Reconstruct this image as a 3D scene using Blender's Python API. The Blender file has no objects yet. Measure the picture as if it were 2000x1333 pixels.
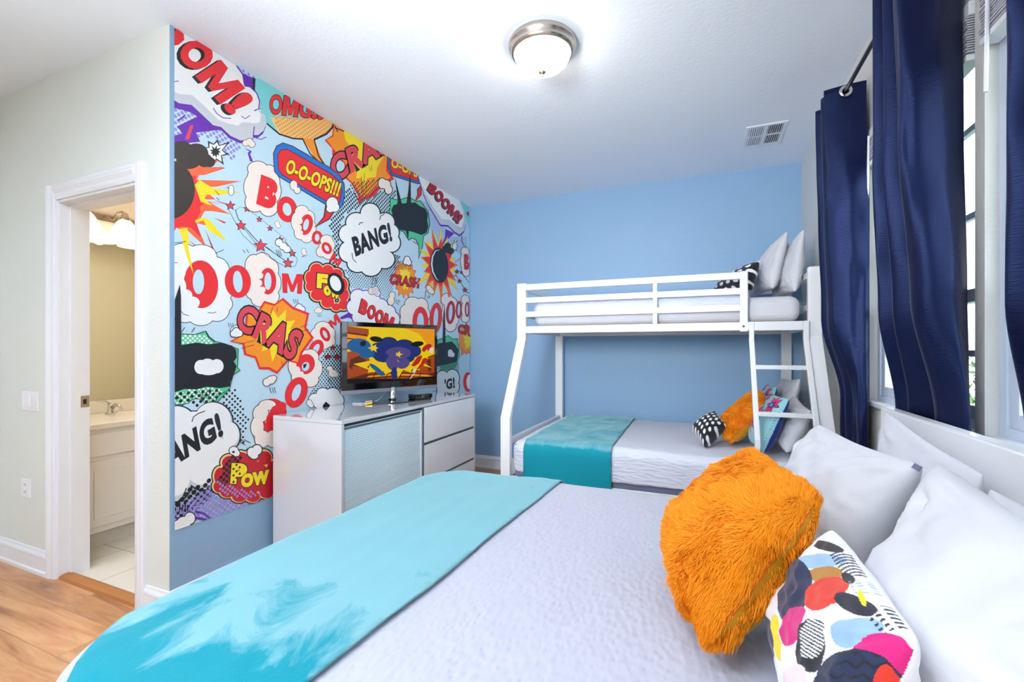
import bpy, bmesh, math, random
import numpy as np
from mathutils import Vector, Matrix

# ------------------------------------------------------------------ camera, world, exposure
S = bpy.context.scene
C = S.collection
F, CX, HY, CAMZ = 883.0, 1000.0, 680.0, 1.25
YAW = math.radians(22.7)
CA, SA = math.cos(YAW), math.sin(YAW)
cam_d = bpy.data.cameras.new('camera')
cam_d.sensor_width = 36.0
cam_d.lens = F / 2000.0 * 36.0
cam_d.shift_y = 13.5 / 2000.0
cam_d.clip_start = 0.02
cam = bpy.data.objects.new('camera', cam_d)
C.objects.link(cam)
cam.location = (0, 0, CAMZ)
cam.rotation_euler = (math.pi / 2, 0, YAW)
S.camera = cam

def lin(c):
    c = c / 255.0
    return c / 12.92 if c <= 0.04045 else ((c + 0.055) / 1.055) ** 2.4
def rgb(r, g, b):
    return (lin(r), lin(g), lin(b), 1.0)

W = bpy.data.worlds.new('sky'); S.world = W
W.use_nodes = True
wn = W.node_tree; wn.nodes.clear()
bgn = wn.nodes.new('ShaderNodeBackground'); wo = wn.nodes.new('ShaderNodeOutputWorld')
wn.links.new(bgn.outputs[0], wo.inputs[0])
bgn.inputs[0].default_value = (0.80, 0.90, 1.0, 1)
bgn.inputs[1].default_value = 2.0
S.view_settings.view_transform = 'Standard'
S.view_settings.look = 'None'
S.view_settings.exposure = 1.05
S.view_settings.gamma = 1.0
S.view_settings.use_curve_mapping = False
S.cycles.max_bounces = 10
S.cycles.diffuse_bounces = 6
S.cycles.glossy_bounces = 4
S.cycles.transparent_max_bounces = 12
S.cycles.sample_clamp_indirect = 8.0

def portal(name, loc, rot, sx, sy):
    l = bpy.data.lights.new(name, 'AREA'); l.shape = 'RECTANGLE'; l.size = sx; l.size_y = sy
    l.cycles.is_portal = True
    o = bpy.data.objects.new(name, l); C.objects.link(o); o.location = loc; o.rotation_euler = rot
    return o
WX = 0.742          # window wall
RY = -2.3           # wall behind the camera
for i, (ya, yb) in enumerate(((1.75, 2.65), (0.80, 1.70), (-1.55, -0.45))):
    portal('window_portal', (WX + 0.13, (ya + yb) / 2, 1.64), (0, math.radians(90), 0), 1.28, yb - ya)
portal('window_portal', (-0.6, RY - 0.13, 1.5), (math.radians(90), 0, 0), 1.4, 1.2)
fl = bpy.data.lights.new('ceiling_fill_spot', 'SPOT'); fl.energy = 330; fl.spot_size = math.radians(140); fl.spot_blend = 1.0; fl.shadow_soft_size = 0.12; fl.color = (0.90, 0.955, 1.0)  # unseen spot aimed upward, added to brighten the ceiling
flo = bpy.data.objects.new('ceiling_fill_spot', fl); C.objects.link(flo); flo.location = (-1.3, -0.5, 1.6); flo.rotation_euler = (math.pi, 0, 0)
fl = bpy.data.lights.new('wall_fill_spot', 'SPOT'); fl.energy = 175; fl.spot_size = math.radians(84); fl.spot_blend = 1.0; fl.shadow_soft_size = 0.3; fl.color = (0.90, 0.955, 1.0)  # second unseen spot, added to lift the far wall and ceiling
flo = bpy.data.objects.new('wall_fill_spot', fl); C.objects.link(flo); flo.location = (-0.8, -0.3, 1.75); flo.rotation_euler = (Vector((-0.95, 4.2, 2.45)) - flo.location).to_track_quat('-Z', 'Y').to_euler()

# ------------------------------------------------------------------ materials
def mat(name, col, rough=0.5, metal=0.0, spec=0.5, coat=0.0, bump=None, sheen=0.0, sheentint=None, emis=None, es=0.0, attr=None, coatr=0.03, sheenr=0.5):
    m = bpy.data.materials.new(name); m.use_nodes = True
    nt = m.node_tree; b = nt.nodes['Principled BSDF']
    if len(col) == 3: col = rgb(*col)
    b.inputs['Base Color'].default_value = col
    b.inputs['Roughness'].default_value = rough
    b.inputs['Metallic'].default_value = metal
    b.inputs['Specular IOR Level'].default_value = spec
    b.inputs['Coat Weight'].default_value = coat
    b.inputs['Coat Roughness'].default_value = coatr
    if sheen:
        b.inputs['Sheen Weight'].default_value = sheen
        b.inputs['Sheen Roughness'].default_value = sheenr
        if sheentint: b.inputs['Sheen Tint'].default_value = rgb(*sheentint)
    if emis:
        b.inputs['Emission Color'].default_value = rgb(*emis)
        b.inputs['Emission Strength'].default_value = es
    if attr:
        a = nt.nodes.new('ShaderNodeVertexColor'); a.layer_name = attr
        nt.links.new(a.outputs[0], b.inputs['Base Color'])
    if bump:
        kind, scale, strength, dist = bump[:4]
        tc = nt.nodes.new('ShaderNodeNewGeometry')
        mp = nt.nodes.new('ShaderNodeMapping')
        mp.inputs['Scale'].default_value = bump[4] if len(bump) > 4 else (1, 1, 1)
        nt.links.new(tc.outputs['Position'], mp.inputs[0])
        if kind == 'noise':
            t = nt.nodes.new('ShaderNodeTexNoise'); t.inputs['Scale'].default_value = scale; t.inputs['Detail'].default_value = 3
            out = t.outputs[0]
        else:
            t = nt.nodes.new('ShaderNodeTexVoronoi'); t.feature = 'SMOOTH_F1'; t.inputs['Scale'].default_value = scale
            out = t.outputs[0]
        nt.links.new(mp.outputs[0], t.inputs['Vector'])
        bp = nt.nodes.new('ShaderNodeBump'); bp.inputs['Strength'].default_value = strength; bp.inputs['Distance'].default_value = dist
        nt.links.new(out, bp.inputs['Height']); nt.links.new(bp.outputs[0], b.inputs['Normal'])
    return m

PEEL = ('noise', 70, 0.35, 0.004)
M = {}
M['cream'] = mat('cream wall paint', (222, 226, 222), 0.6, bump=PEEL)
M['rightwall'] = mat('pale grey wall paint', (222, 220, 214), 0.6, bump=PEEL)
M['blue'] = mat('blue wall paint', (142, 178, 211), 0.5, bump=PEEL)
M['ceil'] = mat('ceiling paint', (234, 241, 250), 0.75, bump=('noise', 60, 0.28, 0.004))
M['trim'] = mat('white trim paint', (232, 234, 240), 0.35)
M['bathwall'] = mat('bathroom beige paint', (206, 194, 164), 0.6, bump=PEEL)
M['bathceil'] = mat('bathroom ceiling paint', (238, 230, 224), 0.7)
M['tile'] = mat('bathroom floor tile', (205, 200, 190), 0.35)
M['metal_white'] = mat('white powder coated metal', (236, 237, 240), 0.28, coat=0.3)
M['lacquer'] = mat('white gloss lacquer', (218, 217, 222), 0.06, spec=0.9, coat=1.0, coatr=0.02)
M['laq_front'] = mat('white gloss front', (249, 251, 255), 0.2, coat=1.0, coatr=0.06)
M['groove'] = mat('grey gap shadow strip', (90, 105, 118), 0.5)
M['chrome'] = mat('chrome', (205, 205, 208), 0.12, metal=1.0)
M['nickel'] = mat('brushed nickel', (190, 180, 172), 0.25, metal=1.0)
M['darkmetal'] = mat('dark metal', (70, 72, 80), 0.35, metal=0.8)
M['black'] = mat('gloss black plastic', (8, 8, 10), 0.08, coat=1.0)
M['mblack'] = mat('matte black plastic', (16, 16, 18), 0.4)
M['silver'] = mat('silver plastic', (150, 152, 160), 0.3, metal=0.6)
M['cover'] = mat('white textured coverlet', (186, 187, 201), 0.8, sheen=0.2, bump=('vor', 75, 0.6, 0.006, (1.0, 0.55, 0.8)))
M['cover2'] = mat('white crinkled coverlet', (214, 217, 232), 0.8, sheen=0.2, bump=('vor', 45, 0.8, 0.008, (0.45, 0.9, 1.6)))
M['sheet'] = mat('white cotton', (211, 211, 217), 0.75, sheen=0.15, bump=('noise', 14, 0.25, 0.01))
M['greyfab'] = mat('charcoal mattress base fabric', (120, 128, 158), 0.8)
M['wood_slat'] = mat('light wood slat', (196, 150, 96), 0.6)
M['olive'] = mat('golden satin backing', (196, 140, 20), 0.35, sheen=0.5, sheentint=(255, 220, 120))
M['fur'] = mat('orange faux fur', (252, 156, 8), 0.55, sheen=0.3, sheentint=(255, 200, 120), spec=0.3)
M['furskin'] = mat('orange fur backing', (226, 112, 4), 0.8)
M['navyback'] = mat('navy cushion backing', (14, 44, 128), 0.7)
M['glassdome'] = mat('lit frosted glass', (255, 248, 235), 0.3, emis=(255, 246, 232), es=17)
M['bathglass'] = mat('lit bathroom glass', (255, 248, 235), 0.3, emis=(255, 236, 205), es=0.9)
M['mirror'] = mat('mirror', (235, 238, 235), 0.0, metal=1.0)
M['blind'] = mat('white blind slats', (205, 206, 214), 0.45)
M['sash'] = mat('white vinyl window sash', (214, 224, 240), 0.35)
M['plate'] = mat('white switch plate', (236, 236, 240), 0.3)
M['thresh'] = mat('oak threshold', (176, 112, 56), 0.45, bump=('noise', 30, 0.3, 0.003))
M['lawn'] = mat('grass lawn', (90, 130, 60), 0.9, bump=('noise', 30, 0.8, 0.05))
M['leaf'] = mat('leaf green', (84, 120, 62), 0.6)
M['bark'] = mat('shrub stem', (90, 70, 50), 0.8)
M['siding'] = mat('pale siding', (200, 214, 214), 0.6)
M['count'] = mat('cultured marble counter', (240, 234, 226), 0.2, coat=0.5)
M['vanity'] = mat('white vanity paint', (236, 234, 234), 0.35)
M['toekick'] = mat('vanity toe kick', (214, 212, 212), 0.5)

def curtain_mat():
    m = mat('navy satin curtain', (7, 13, 42), 0.36, spec=0.75)
    nt = m.node_tree; b = nt.nodes['Principled BSDF']
    tc = nt.nodes.new('ShaderNodeNewGeometry'); mp = nt.nodes.new('ShaderNodeMapping')
    mp.inputs['Scale'].default_value = (40, 40, 420)
    nt.links.new(tc.outputs['Position'], mp.inputs[0])
    t = nt.nodes.new('ShaderNodeTexNoise'); t.inputs['Scale'].default_value = 1.0; t.inputs['Detail'].default_value = 4
    nt.links.new(mp.outputs[0], t.inputs['Vector'])
    bp = nt.nodes.new('ShaderNodeBump'); bp.inputs['Strength'].default_value = 0.35; bp.inputs['Distance'].default_value = 0.003
    nt.links.new(t.outputs[0], bp.inputs['Height']); nt.links.new(bp.outputs[0], b.inputs['Normal'])
    b.inputs['Specular Tint'].default_value = rgb(135, 155, 235)
    return m
M['curtain'] = curtain_mat()

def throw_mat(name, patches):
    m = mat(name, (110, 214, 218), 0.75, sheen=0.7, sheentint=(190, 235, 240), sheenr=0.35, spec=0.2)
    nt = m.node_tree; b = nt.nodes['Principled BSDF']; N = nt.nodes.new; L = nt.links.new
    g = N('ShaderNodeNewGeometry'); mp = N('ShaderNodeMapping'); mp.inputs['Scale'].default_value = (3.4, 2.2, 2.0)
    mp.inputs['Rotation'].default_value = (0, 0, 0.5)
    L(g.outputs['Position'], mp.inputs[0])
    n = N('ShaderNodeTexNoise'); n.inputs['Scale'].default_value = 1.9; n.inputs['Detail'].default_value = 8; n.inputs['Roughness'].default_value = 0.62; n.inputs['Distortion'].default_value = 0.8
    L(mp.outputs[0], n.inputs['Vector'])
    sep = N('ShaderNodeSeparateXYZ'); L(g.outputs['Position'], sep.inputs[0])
    mr = N('ShaderNodeMapRange')     # velvet sheen of the brushed nap, put into the base colour
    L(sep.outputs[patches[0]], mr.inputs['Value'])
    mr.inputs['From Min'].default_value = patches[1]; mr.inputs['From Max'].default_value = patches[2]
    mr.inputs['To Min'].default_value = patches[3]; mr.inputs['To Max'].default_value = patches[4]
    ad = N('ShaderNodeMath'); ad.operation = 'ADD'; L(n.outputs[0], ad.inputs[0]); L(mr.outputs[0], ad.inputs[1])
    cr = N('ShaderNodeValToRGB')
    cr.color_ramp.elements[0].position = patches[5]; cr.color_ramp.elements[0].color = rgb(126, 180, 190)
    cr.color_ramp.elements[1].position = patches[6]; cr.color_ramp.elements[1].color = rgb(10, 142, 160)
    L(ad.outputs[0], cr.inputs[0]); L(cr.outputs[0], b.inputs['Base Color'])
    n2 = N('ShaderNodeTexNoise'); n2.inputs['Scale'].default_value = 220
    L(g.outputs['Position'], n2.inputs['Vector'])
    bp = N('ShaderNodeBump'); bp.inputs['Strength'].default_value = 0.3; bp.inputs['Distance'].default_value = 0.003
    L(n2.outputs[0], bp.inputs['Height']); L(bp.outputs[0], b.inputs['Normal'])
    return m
M['throw'] = throw_mat('aqua velvet throw', ('Y', 0.50, 0.92, 0.22, -0.16, 0.49, 0.62))  # teal patches at the near corner are sheen painted as colour
M['throw2'] = throw_mat('teal velvet throw', ('Z', 0.585, 0.615, 0.42, 0.04, 0.42, 0.72))  # paler top over deeper sides is velvet sheen painted as colour

def floor_mat():
    m = mat('oak laminate', (200, 140, 90), 0.32, coat=0.15, coatr=0.2)
    nt = m.node_tree; b = nt.nodes['Principled BSDF']; N = nt.nodes.new; L = nt.links.new
    g = N('ShaderNodeNewGeometry')
    br = N('ShaderNodeTexBrick'); br.offset = 0.37; br.squash = 1.0
    br.inputs['Color1'].default_value = (0.0, 0, 0, 1); br.inputs['Color2'].default_value = (1, 1, 1, 1)
    br.inputs['Mortar'].default_value = (0.5, 0.5, 0.5, 1)
    br.inputs['Scale'].default_value = 1.0; br.inputs['Mortar Size'].default_value = 0.0012
    br.inputs['Brick Width'].default_value = 1.2; br.inputs['Row Height'].default_value = 0.195
    L(g.outputs['Position'], br.inputs['Vector'])
    mp = N('ShaderNodeMapping'); mp.inputs['Scale'].default_value = (1.3, 11.0, 1.0)
    vm = N('ShaderNodeVectorMath'); vm.operation = 'MULTIPLY_ADD'
    L(br.outputs[0], vm.inputs[0]); vm.inputs[1].default_value = (7.3, 3.1, 0); L(g.outputs['Position'], vm.inputs[2])
    L(vm.outputs[0], mp.inputs[0])
    n = N('ShaderNodeTexNoise'); n.inputs['Scale'].default_value = 1.3; n.inputs['Detail'].default_value = 7; n.inputs['Roughness'].default_value = 0.62; n.inputs['Distortion'].default_value = 0.9
    L(mp.outputs[0], n.inputs['Vector'])
    cr = N('ShaderNodeValToRGB'); e = cr.color_ramp.elements
    e[0].position = 0.30; e[0].color = rgb(148, 94, 56)
    e[1].position = 0.66; e[1].color = rgb(212, 160, 112)
    x = e.new(0.45); x.color = rgb(190, 132, 84)
    L(n.outputs[0], cr.inputs[0])
    # knots
    v = N('ShaderNodeTexVoronoi'); v.inputs['Scale'].default_value = 1.0
    mp2 = N('ShaderNodeMapping'); mp2.inputs['Scale'].default_value = (2.6, 6.5, 1); L(vm.outputs[0], mp2.inputs[0]); L(mp2.outputs[0], v.inputs['Vector'])
    kr = N('ShaderNodeMapRange'); kr.inputs['From Min'].default_value = 0.02; kr.inputs['From Max'].default_value = 0.22
    kr.inputs['To Min'].default_value = 0.68; kr.inputs['To Max'].default_value = 1.0; L(v.outputs['Distance'], kr.inputs[0])
    tone = N('ShaderNodeMapRange'); tone.inputs['To Min'].default_value = 0.86; tone.inputs['To Max'].default_value = 1.08; L(br.outputs[0], tone.inputs[0])
    mu = N('ShaderNodeMath'); mu.operation = 'MULTIPLY'; L(kr.outputs[0], mu.inputs[0]); L(tone.outputs[0], mu.inputs[1])
    mort = N('ShaderNodeMapRange'); mort.inputs['To Min'].default_value = 1.0; mort.inputs['To Max'].default_value = 0.5; L(br.outputs['Fac'], mort.inputs[0])
    mu2 = N('ShaderNodeMath'); mu2.operation = 'MULTIPLY'; L(mu.outputs[0], mu2.inputs[0]); L(mort.outputs[0], mu2.inputs[1])
    sc = N('ShaderNodeVectorMath'); sc.operation = 'SCALE'; L(cr.outputs[0], sc.inputs[0]); L(mu2.outputs[0], sc.inputs['Scale'])
    L(sc.outputs[0], b.inputs['Base Color'])
    return m
M['floor'] = floor_mat()

def tile_mat():
    m = M['tile']; nt = m.node_tree; b = nt.nodes['Principled BSDF']; N = nt.nodes.new; L = nt.links.new
    g = N('ShaderNodeNewGeometry'); br = N('ShaderNodeTexBrick'); br.offset = 0.0
    br.inputs['Color1'].default_value = rgb(226, 222, 214); br.inputs['Color2'].default_value = rgb(218, 214, 206)
    br.inputs['Mortar'].default_value = rgb(170, 165, 156)
    br.inputs['Scale'].default_value = 1; br.inputs['Mortar Size'].default_value = 0.003
    br.inputs['Brick Width'].default_value = 0.33; br.inputs['Row Height'].default_value = 0.33
    L(g.outputs['Position'], br.inputs['Vector']); L(br.outputs[0], b.inputs['Base Color'])
tile_mat()

def glass_mat():
    m = bpy.data.materials.new('window glass'); m.use_nodes = True; nt = m.node_tree; nt.nodes.clear()
    o = nt.nodes.new('ShaderNodeOutputMaterial'); t = nt.nodes.new('ShaderNodeBsdfTransparent'); g = nt.nodes.new('ShaderNodeBsdfGlossy')
    g.inputs['Roughness'].default_value = 0.02; t.inputs[0].default_value = (0.95, 0.97, 0.97, 1)
    mx = nt.nodes.new('ShaderNodeMixShader'); mx.inputs[0].default_value = 0.06
    nt.links.new(t.outputs[0], mx.inputs[1]); nt.links.new(g.outputs[0], mx.inputs[2]); nt.links.new(mx.outputs[0], o.inputs[0])
    return m
M['glass'] = glass_mat()

# ------------------------------------------------------------------ builders
class MB:
    def __init__(s): s.v = []; s.f = []; s.m = []; s.mi = 0; s.smooth = False
    def add(s, vs, fs):
        o = len(s.v); s.v += [tuple(p) for p in vs]; s.f += [tuple(i + o for i in f) for f in fs]; s.m += [s.mi] * len(fs); return s
    def box(s, x0, x1, y0, y1, z0, z1):
        x0, x1 = min(x0, x1), max(x0, x1); y0, y1 = min(y0, y1), max(y0, y1); z0, z1 = min(z0, z1), max(z0, z1)
        return s.add([(x0,y0,z0),(x1,y0,z0),(x1,y1,z0),(x0,y1,z0),(x0,y0,z1),(x1,y0,z1),(x1,y1,z1),(x0,y1,z1)],
                     [(3,2,1,0),(4,5,6,7),(0,1,5,4),(1,2,6,5),(2,3,7,6),(3,0,4,7)])
    def bar(s, p, q, w, h, up=(0, 0, 1)):
        p, q = Vector(p), Vector(q); d = (q - p).normalized(); u = Vector(up)
        if abs(d.dot(u)) > 0.95: u = Vector((0, 1, 0))
        r = d.cross(u).normalized() * w / 2; n = r.normalized().cross(d) * h / 2
        vs = [p - r - n, p + r - n, p + r + n, p - r + n, q - r - n, q + r - n, q + r + n, q - r + n]
        return s.add(vs, [(0,1,2,3),(7,6,5,4),(0,4,5,1),(1,5,6,2),(2,6,7,3),(3,7,4,0)])
    def tube(s, pts, r, n=10):
        pts = [Vector(p) for p in pts]; vs = []; fs = []
        rr = r if isinstance(r, (list, tuple)) else [r] * len(pts)
        up = Vector((0, 0, 1))
        for i, p in enumerate(pts):
            d = (pts[min(i + 1, len(pts) - 1)] - pts[max(i - 1, 0)]).normalized()
            a = d.cross(up)
            if a.length < 0.05: a = d.cross(Vector((0, 1, 0)))
            a.normalize(); b = d.cross(a)
            for k in range(n):
                t = 2 * math.pi * k / n; vs.append(p + a * math.cos(t) * rr[i] + b * math.sin(t) * rr[i])
        for i in range(len(pts) - 1):
            for k in range(n):
                fs.append((i*n+k, i*n+(k+1)%n, (i+1)*n+(k+1)%n, (i+1)*n+k))
        fs.append(tuple(range(n))[::-1]); fs.append(tuple(range((len(pts)-1)*n, len(pts)*n)))
        return s.add(vs, fs)
    def lathe(s, c, prof, n=40, axis='Z'):
        vs = []; fs = []; c = Vector(c)
        for r, h in prof:
            for k in range(n):
                t = 2 * math.pi * k / n; a, b = r * math.cos(t), r * math.sin(t)
                p = {'Z': (a, b, h), 'X': (h, a, b), 'Y': (a, h, b)}[axis]
                vs.append(c + Vector(p))
        for i in range(len(prof) - 1):
            for k in range(n):
                fs.append((i*n+k, i*n+(k+1)%n, (i+1)*n+(k+1)%n, (i+1)*n+k))
        if prof[0][0] > 1e-6: fs.append(tuple(range(n))[::-1])
        if prof[-1][0] > 1e-6: fs.append(tuple(range((len(prof)-1)*n, len(prof)*n)))
        return s.add(vs, fs)
    def prism(s, pts, off):     # closed polygon extruded along off
        n = len(pts); off = Vector(off); vs = [Vector(p) for p in pts] + [Vector(p) + off for p in pts]
        return s.add(vs, [tuple(range(n))[::-1], tuple(range(n, 2*n))] + [(i, (i+1)%n, n+(i+1)%n, n+i) for i in range(n)])

def wloc(o):
    l = Vector((0, 0, 0))
    while o: l += o.location; o = o.parent
    return l

def build(name, mb, mats, parent=None, bevel=0.0, smooth=False, origin=None, seg=2, fixn=True):
    me = bpy.data.meshes.new(name)
    v = np.array([tuple(p) for p in mb.v], dtype=float)
    if parent is not None: L = wloc(parent)
    elif origin is not None: L = Vector(origin)
    else: L = Vector(((v[:,0].min()+v[:,0].max())/2, (v[:,1].min()+v[:,1].max())/2, v[:,2].min()))
    v = v - np.array(L)
    me.from_pydata(v.tolist(), [], mb.f)
    if not isinstance(mats, (list, tuple)): mats = [mats]
    for m in mats: me.materials.append(m)
    me.polygons.foreach_set('material_index', mb.m)
    if fixn:
        bm = bmesh.new(); bm.from_mesh(me); bmesh.ops.recalc_face_normals(bm, faces=bm.faces); bm.to_mesh(me); bm.free()
    if smooth: me.shade_smooth()
    o = bpy.data.objects.new(name, me); C.objects.link(o)
    if parent is not None: o.parent = parent
    else: o.location = L
    if bevel:
        b = o.modifiers.new('bevel', 'BEVEL'); b.width = bevel; b.segments = seg; b.limit_method = 'ANGLE'; b.angle_limit = 0.6
        b.harden_normals = False
    if smooth == 'auto': pass
    return o

def tag(o, label, cat, group=None):
    o['label'] = label; o['category'] = cat
    if group: o['group'] = group
    return o
def thing(name, loc, label, cat, group=None):
    o = bpy.data.objects.new(name, None); C.objects.link(o); o.location = loc; o.empty_display_size = 0.1
    return tag(o, label, cat, group)
def struct(o): o['kind'] = 'structure'; return o
def copy_tree(o, parent=None):
    c = o.copy(); C.objects.link(c); c.parent = parent
    for ch in [x for x in bpy.data.objects if x.parent == o]: copy_tree(ch, c)
    return c

def ray(px, py):
    u, v = (px - CX) / F, (HY - py) / F
    return Vector((u * CA - SA, u * SA + CA, v))
def P(px, py, d):
    r = ray(px, py) * d; return Vector((r.x, r.y, r.z + CAMZ))

# smooth vectorised value noise
_rs = np.random.RandomState(7); _tab = _rs.rand(4096)
def vnoise(x, y, z=0.0):
    x, y, z = np.broadcast_arrays(np.asarray(x, float), np.asarray(y, float), np.asarray(z, float))
    xi, yi, zi = np.floor(x).astype(int), np.floor(y).astype(int), np.floor(z).astype(int)
    fx, fy, fz = x - xi, y - yi, z - zi
    fx, fy, fz = fx*fx*(3-2*fx), fy*fy*(3-2*fy), fz*fz*(3-2*fz)
    def h(a, b, c): return _tab[(a * 73 + b * 157 + c * 311) % 4096 ^ ((a * 37 + b * 11) & 1023)]
    r = 0
    for i in (0, 1):
        for j in (0, 1):
            for k in (0, 1):
                w = (fx if i else 1-fx) * (fy if j else 1-fy) * (fz if k else 1-fz)
                r = r + w * h(xi+i, yi+j, zi+k)
    return r - 0.5

# ------------------------------------------------------------------ room shell
MX, DY, BY, H = -2.255, 1.308, 4.24, 2.74
LX = -3.87
BX0 = -4.0           # bathroom far wall
struct(build('floor', MB().box(LX, WX + 0.1, RY, DY, -0.05, 0).box(MX, WX + 0.1, DY, BY, -0.05, 0), M['floor']))
struct(build('ceiling', MB().box(LX, WX + 0.1, RY, DY, H, H + 0.1).box(MX, WX + 0.1, DY, BY, H, H + 0.1), M['ceil']))
struct(build('wall_back', MB().box(MX - 0.115, WX + 0.12, BY, BY + 0.12, 0, H), M['blue']))
# mural wall: blue room side, cream end face, beige bathroom side
w = MB()
w.mi = 0; w.box(MX - 0.03, MX, DY + 0.003, BY, 0, H)
w.mi = 2; w.box(MX - 0.03, MX - 0.0003, DY, DY + 0.003, 0, H)
w.mi = 1; w.box(MX - 0.085, MX - 0.03, DY + 0.12, BY, 0, H)
struct(build('wall_left', w, [M['blue'], M['bathwall'], M['cream']]))
# doorway wall, facing the camera
DX0, DX1, DZ = -3.215, -2.50, 2.05
w = MB(); w.box(LX - 0.13, DX0, DY, DY + 0.06, 0, H).box(DX1, MX - 0.0305, DY, DY + 0.06, 0, H).box(DX0, DX1, DY, DY + 0.06, DZ, H)
w.mi = 1; w.box(BX0, DX0, DY + 0.06, DY + 0.12, 0, H).box(DX1, MX - 0.031, DY + 0.06, DY + 0.12, 0, H).box(DX0, DX1, DY + 0.06, DY + 0.12, DZ, H)
struct(build('wall_door', w, [M['cream'], M['bathwall']]))
struct(build('wall_west', MB().box(LX - 0.12, LX, RY, DY, 0, H), M['cream']))
# wall behind the camera with a wide opening added for fill daylight
w = MB(); w.box(LX, -1.3, RY - 0.12, RY, 0, H).box(0.1, WX, RY - 0.12, RY, 0, H).box(-1.3, 0.1, RY - 0.12, RY, 0, 0.9).box(-1.3, 0.1, RY - 0.12, RY, 2.1, H)
struct(build('wall_front', w, M['cream']))
# window wall
WZ0, WZ1 = 1.0, 2.28
w = MB(); WT = WX + 0.12
for ya, yb in ((RY, -1.55), (-0.45, 0.80), (1.70, 1.75), (2.65, BY)): w.box(WX, WT, ya, yb, 0, H)
for ya, yb in ((-1.55, -0.45), (0.80, 1.70), (1.75, 2.65)):  # first opening is unseen, added for fill daylight
    w.box(WX, WT, ya, yb, 0, WZ0); w.box(WX, WT, ya, yb, WZ1, H)
struct(build('wall_right', w, M['rightwall']))

def baseboard(name, p, q, nrm):
    p, q, n = Vector(p), Vector(q), Vector(nrm)
    prof = [(0, 0), (0.022, 0), (0.022, 0.018), (0.014, 0.024), (0.013, 0.09), (0.017, 0.096), (0.015, 0.106), (0.008, 0.118), (0.006, 0.128), (0, 0.130)]
    pts = [p + n * a + Vector((0, 0, b)) for a, b in prof]
    return struct(build(name, MB().prism(pts, q - p), M['trim']))
baseboard('baseboard_back', (MX, BY, 0), (WX, BY, 0), (0, -1, 0))
baseboard('baseboard_left', (MX, DY, 0), (MX, BY, 0), (1, 0, 0))
baseboard('baseboard_door', (LX, DY, 0), (DX0 - 0.08, DY, 0), (0, -1, 0))
baseboard('baseboard_corner', (DX1 + 0.08, DY, 0), (MX + 0.02, DY, 0), (0, -1, 0))
baseboard('baseboard_right', (WX, RY, 0), (WX, BY, 0), (-1, 0, 0))

# doorway: casing, jambs, stop, strike plate, threshold
d = bpy.data.objects.new('door_1', None); C.objects.link(d); d.location = ((DX0 + DX1) / 2, DY, 0); struct(d)
def casing_v(xo, xi):
    s = 1 if xi > xo else -1
    prof = [(0, 0), (0, 0.016), (0.012, 0.022), (0.022, 0.020), (0.030, 0.023), (0.050, 0.014), (0.066, 0.014), (0.08, 0.009), (0.08, 0)]
    return [(xo + s * a, DY - b, 0) for a, b in prof]
b = MB(); b.prism(casing_v(DX0 - 0.08, DX0), (0, 0, DZ + 0.08)); build('casing', b, M['trim'], d)
b = MB(); b.prism(casing_v(DX1 + 0.08, DX1), (0, 0, DZ + 0.08)); build('casing', b, M['trim'], d)
prof = [(0, 0), (0, 0.016), (0.012, 0.022), (0.022, 0.020), (0.030, 0.023), (0.050, 0.014), (0.066, 0.014), (0.08, 0.009), (0.08, 0)]
b = MB(); b.prism([(DX0 - 0.0, DY - y, DZ + 0.08 - a) for a, y in prof], (DX1 - DX0, 0, 0)); build('casing', b, M['trim'], d)
b = MB().box(DX0 - 0.002, DX0 + 0.014, DY + .0005, DY + 0.13, 0, DZ).box(DX1 - 0.014, DX1 + 0.002, DY, DY + 0.13, 0, DZ).box(DX0 + .014, DX1 - .014, DY, DY + 0.13, DZ - 0.014, DZ + 0.002)
b.box(DX0 + 0.014, DX0 + 0.026, DY + 0.045, DY + 0.13, 0, DZ - 0.014).box(DX1 - 0.026, DX1 - 0.014, DY + 0.045, DY + 0.13, 0, DZ - 0.014).box(DX0 + 0.026, DX1 - 0.026, DY + 0.045, DY + 0.13, DZ - 0.026, DZ - 0.014)
build('jamb', b, M['trim'], d, bevel=0.0015)
b = MB().box(DX0 + 0.026, DX0 + 0.029, DY + 0.088, DY + 0.125, 0.918, 0.982); b.mi = 1; b.box(DX0 + 0.0285, DX0 + 0.0295, DY + 0.098, DY + 0.113, 0.936, 0.962)
build('strike_plate', b, [M['nickel'], M['mblack']], d)
struct(build('trim_1', MB().prism([(DX0 + 0.014, DY - 0.004, 0.0), (DX0 + 0.014, DY + 0.002, 0.014), (DX0 + 0.014, DY + 0.02, 0.020), (DX0 + 0.014, DY + 0.042, 0.020), (DX0 + 0.014, DY + 0.058, 0.014), (DX0 + 0.014, DY + 0.062, 0)], (DX1 - DX0 - 0.028, 0, 0)), M['thresh']))

# ------------------------------------------------------------------ bathroom behind the door
BYE = 3.1
struct(build('floor_bathroom', MB().box(BX0, MX - 0.085, DY + 0.0, BYE, -0.05, 0.001), M['tile']))
struct(build('ceiling_bathroom', MB().box(BX0, MX - 0.085, DY + 0.12, BYE, 2.44, 2.5), M['bathceil']))
struct(build('wall_bathroom_left', MB().box(BX0 - 0.1, BX0, DY + 0.06, BYE, 0, 2.5), M['bathceil']))
struct(build('wall_bathroom_end', MB().box(BX0, MX - 0.085, BYE, BYE + 0.1, 0, 2.5), M['bathwall']))
VX = -3.46
va = thing('vanity_cabinet', ((BX0 + VX) / 2, 2.0, 0), 'white vanity cabinet with a pale countertop seen through the open doorway', 'cabinet')
VY0, VY1 = 1.50, 2.75
b = MB().box(BX0 + 0.002, VX, VY0, VY1, 0.10, 0.745); build('body', b, M['vanity'], va, bevel=0.002)
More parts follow.
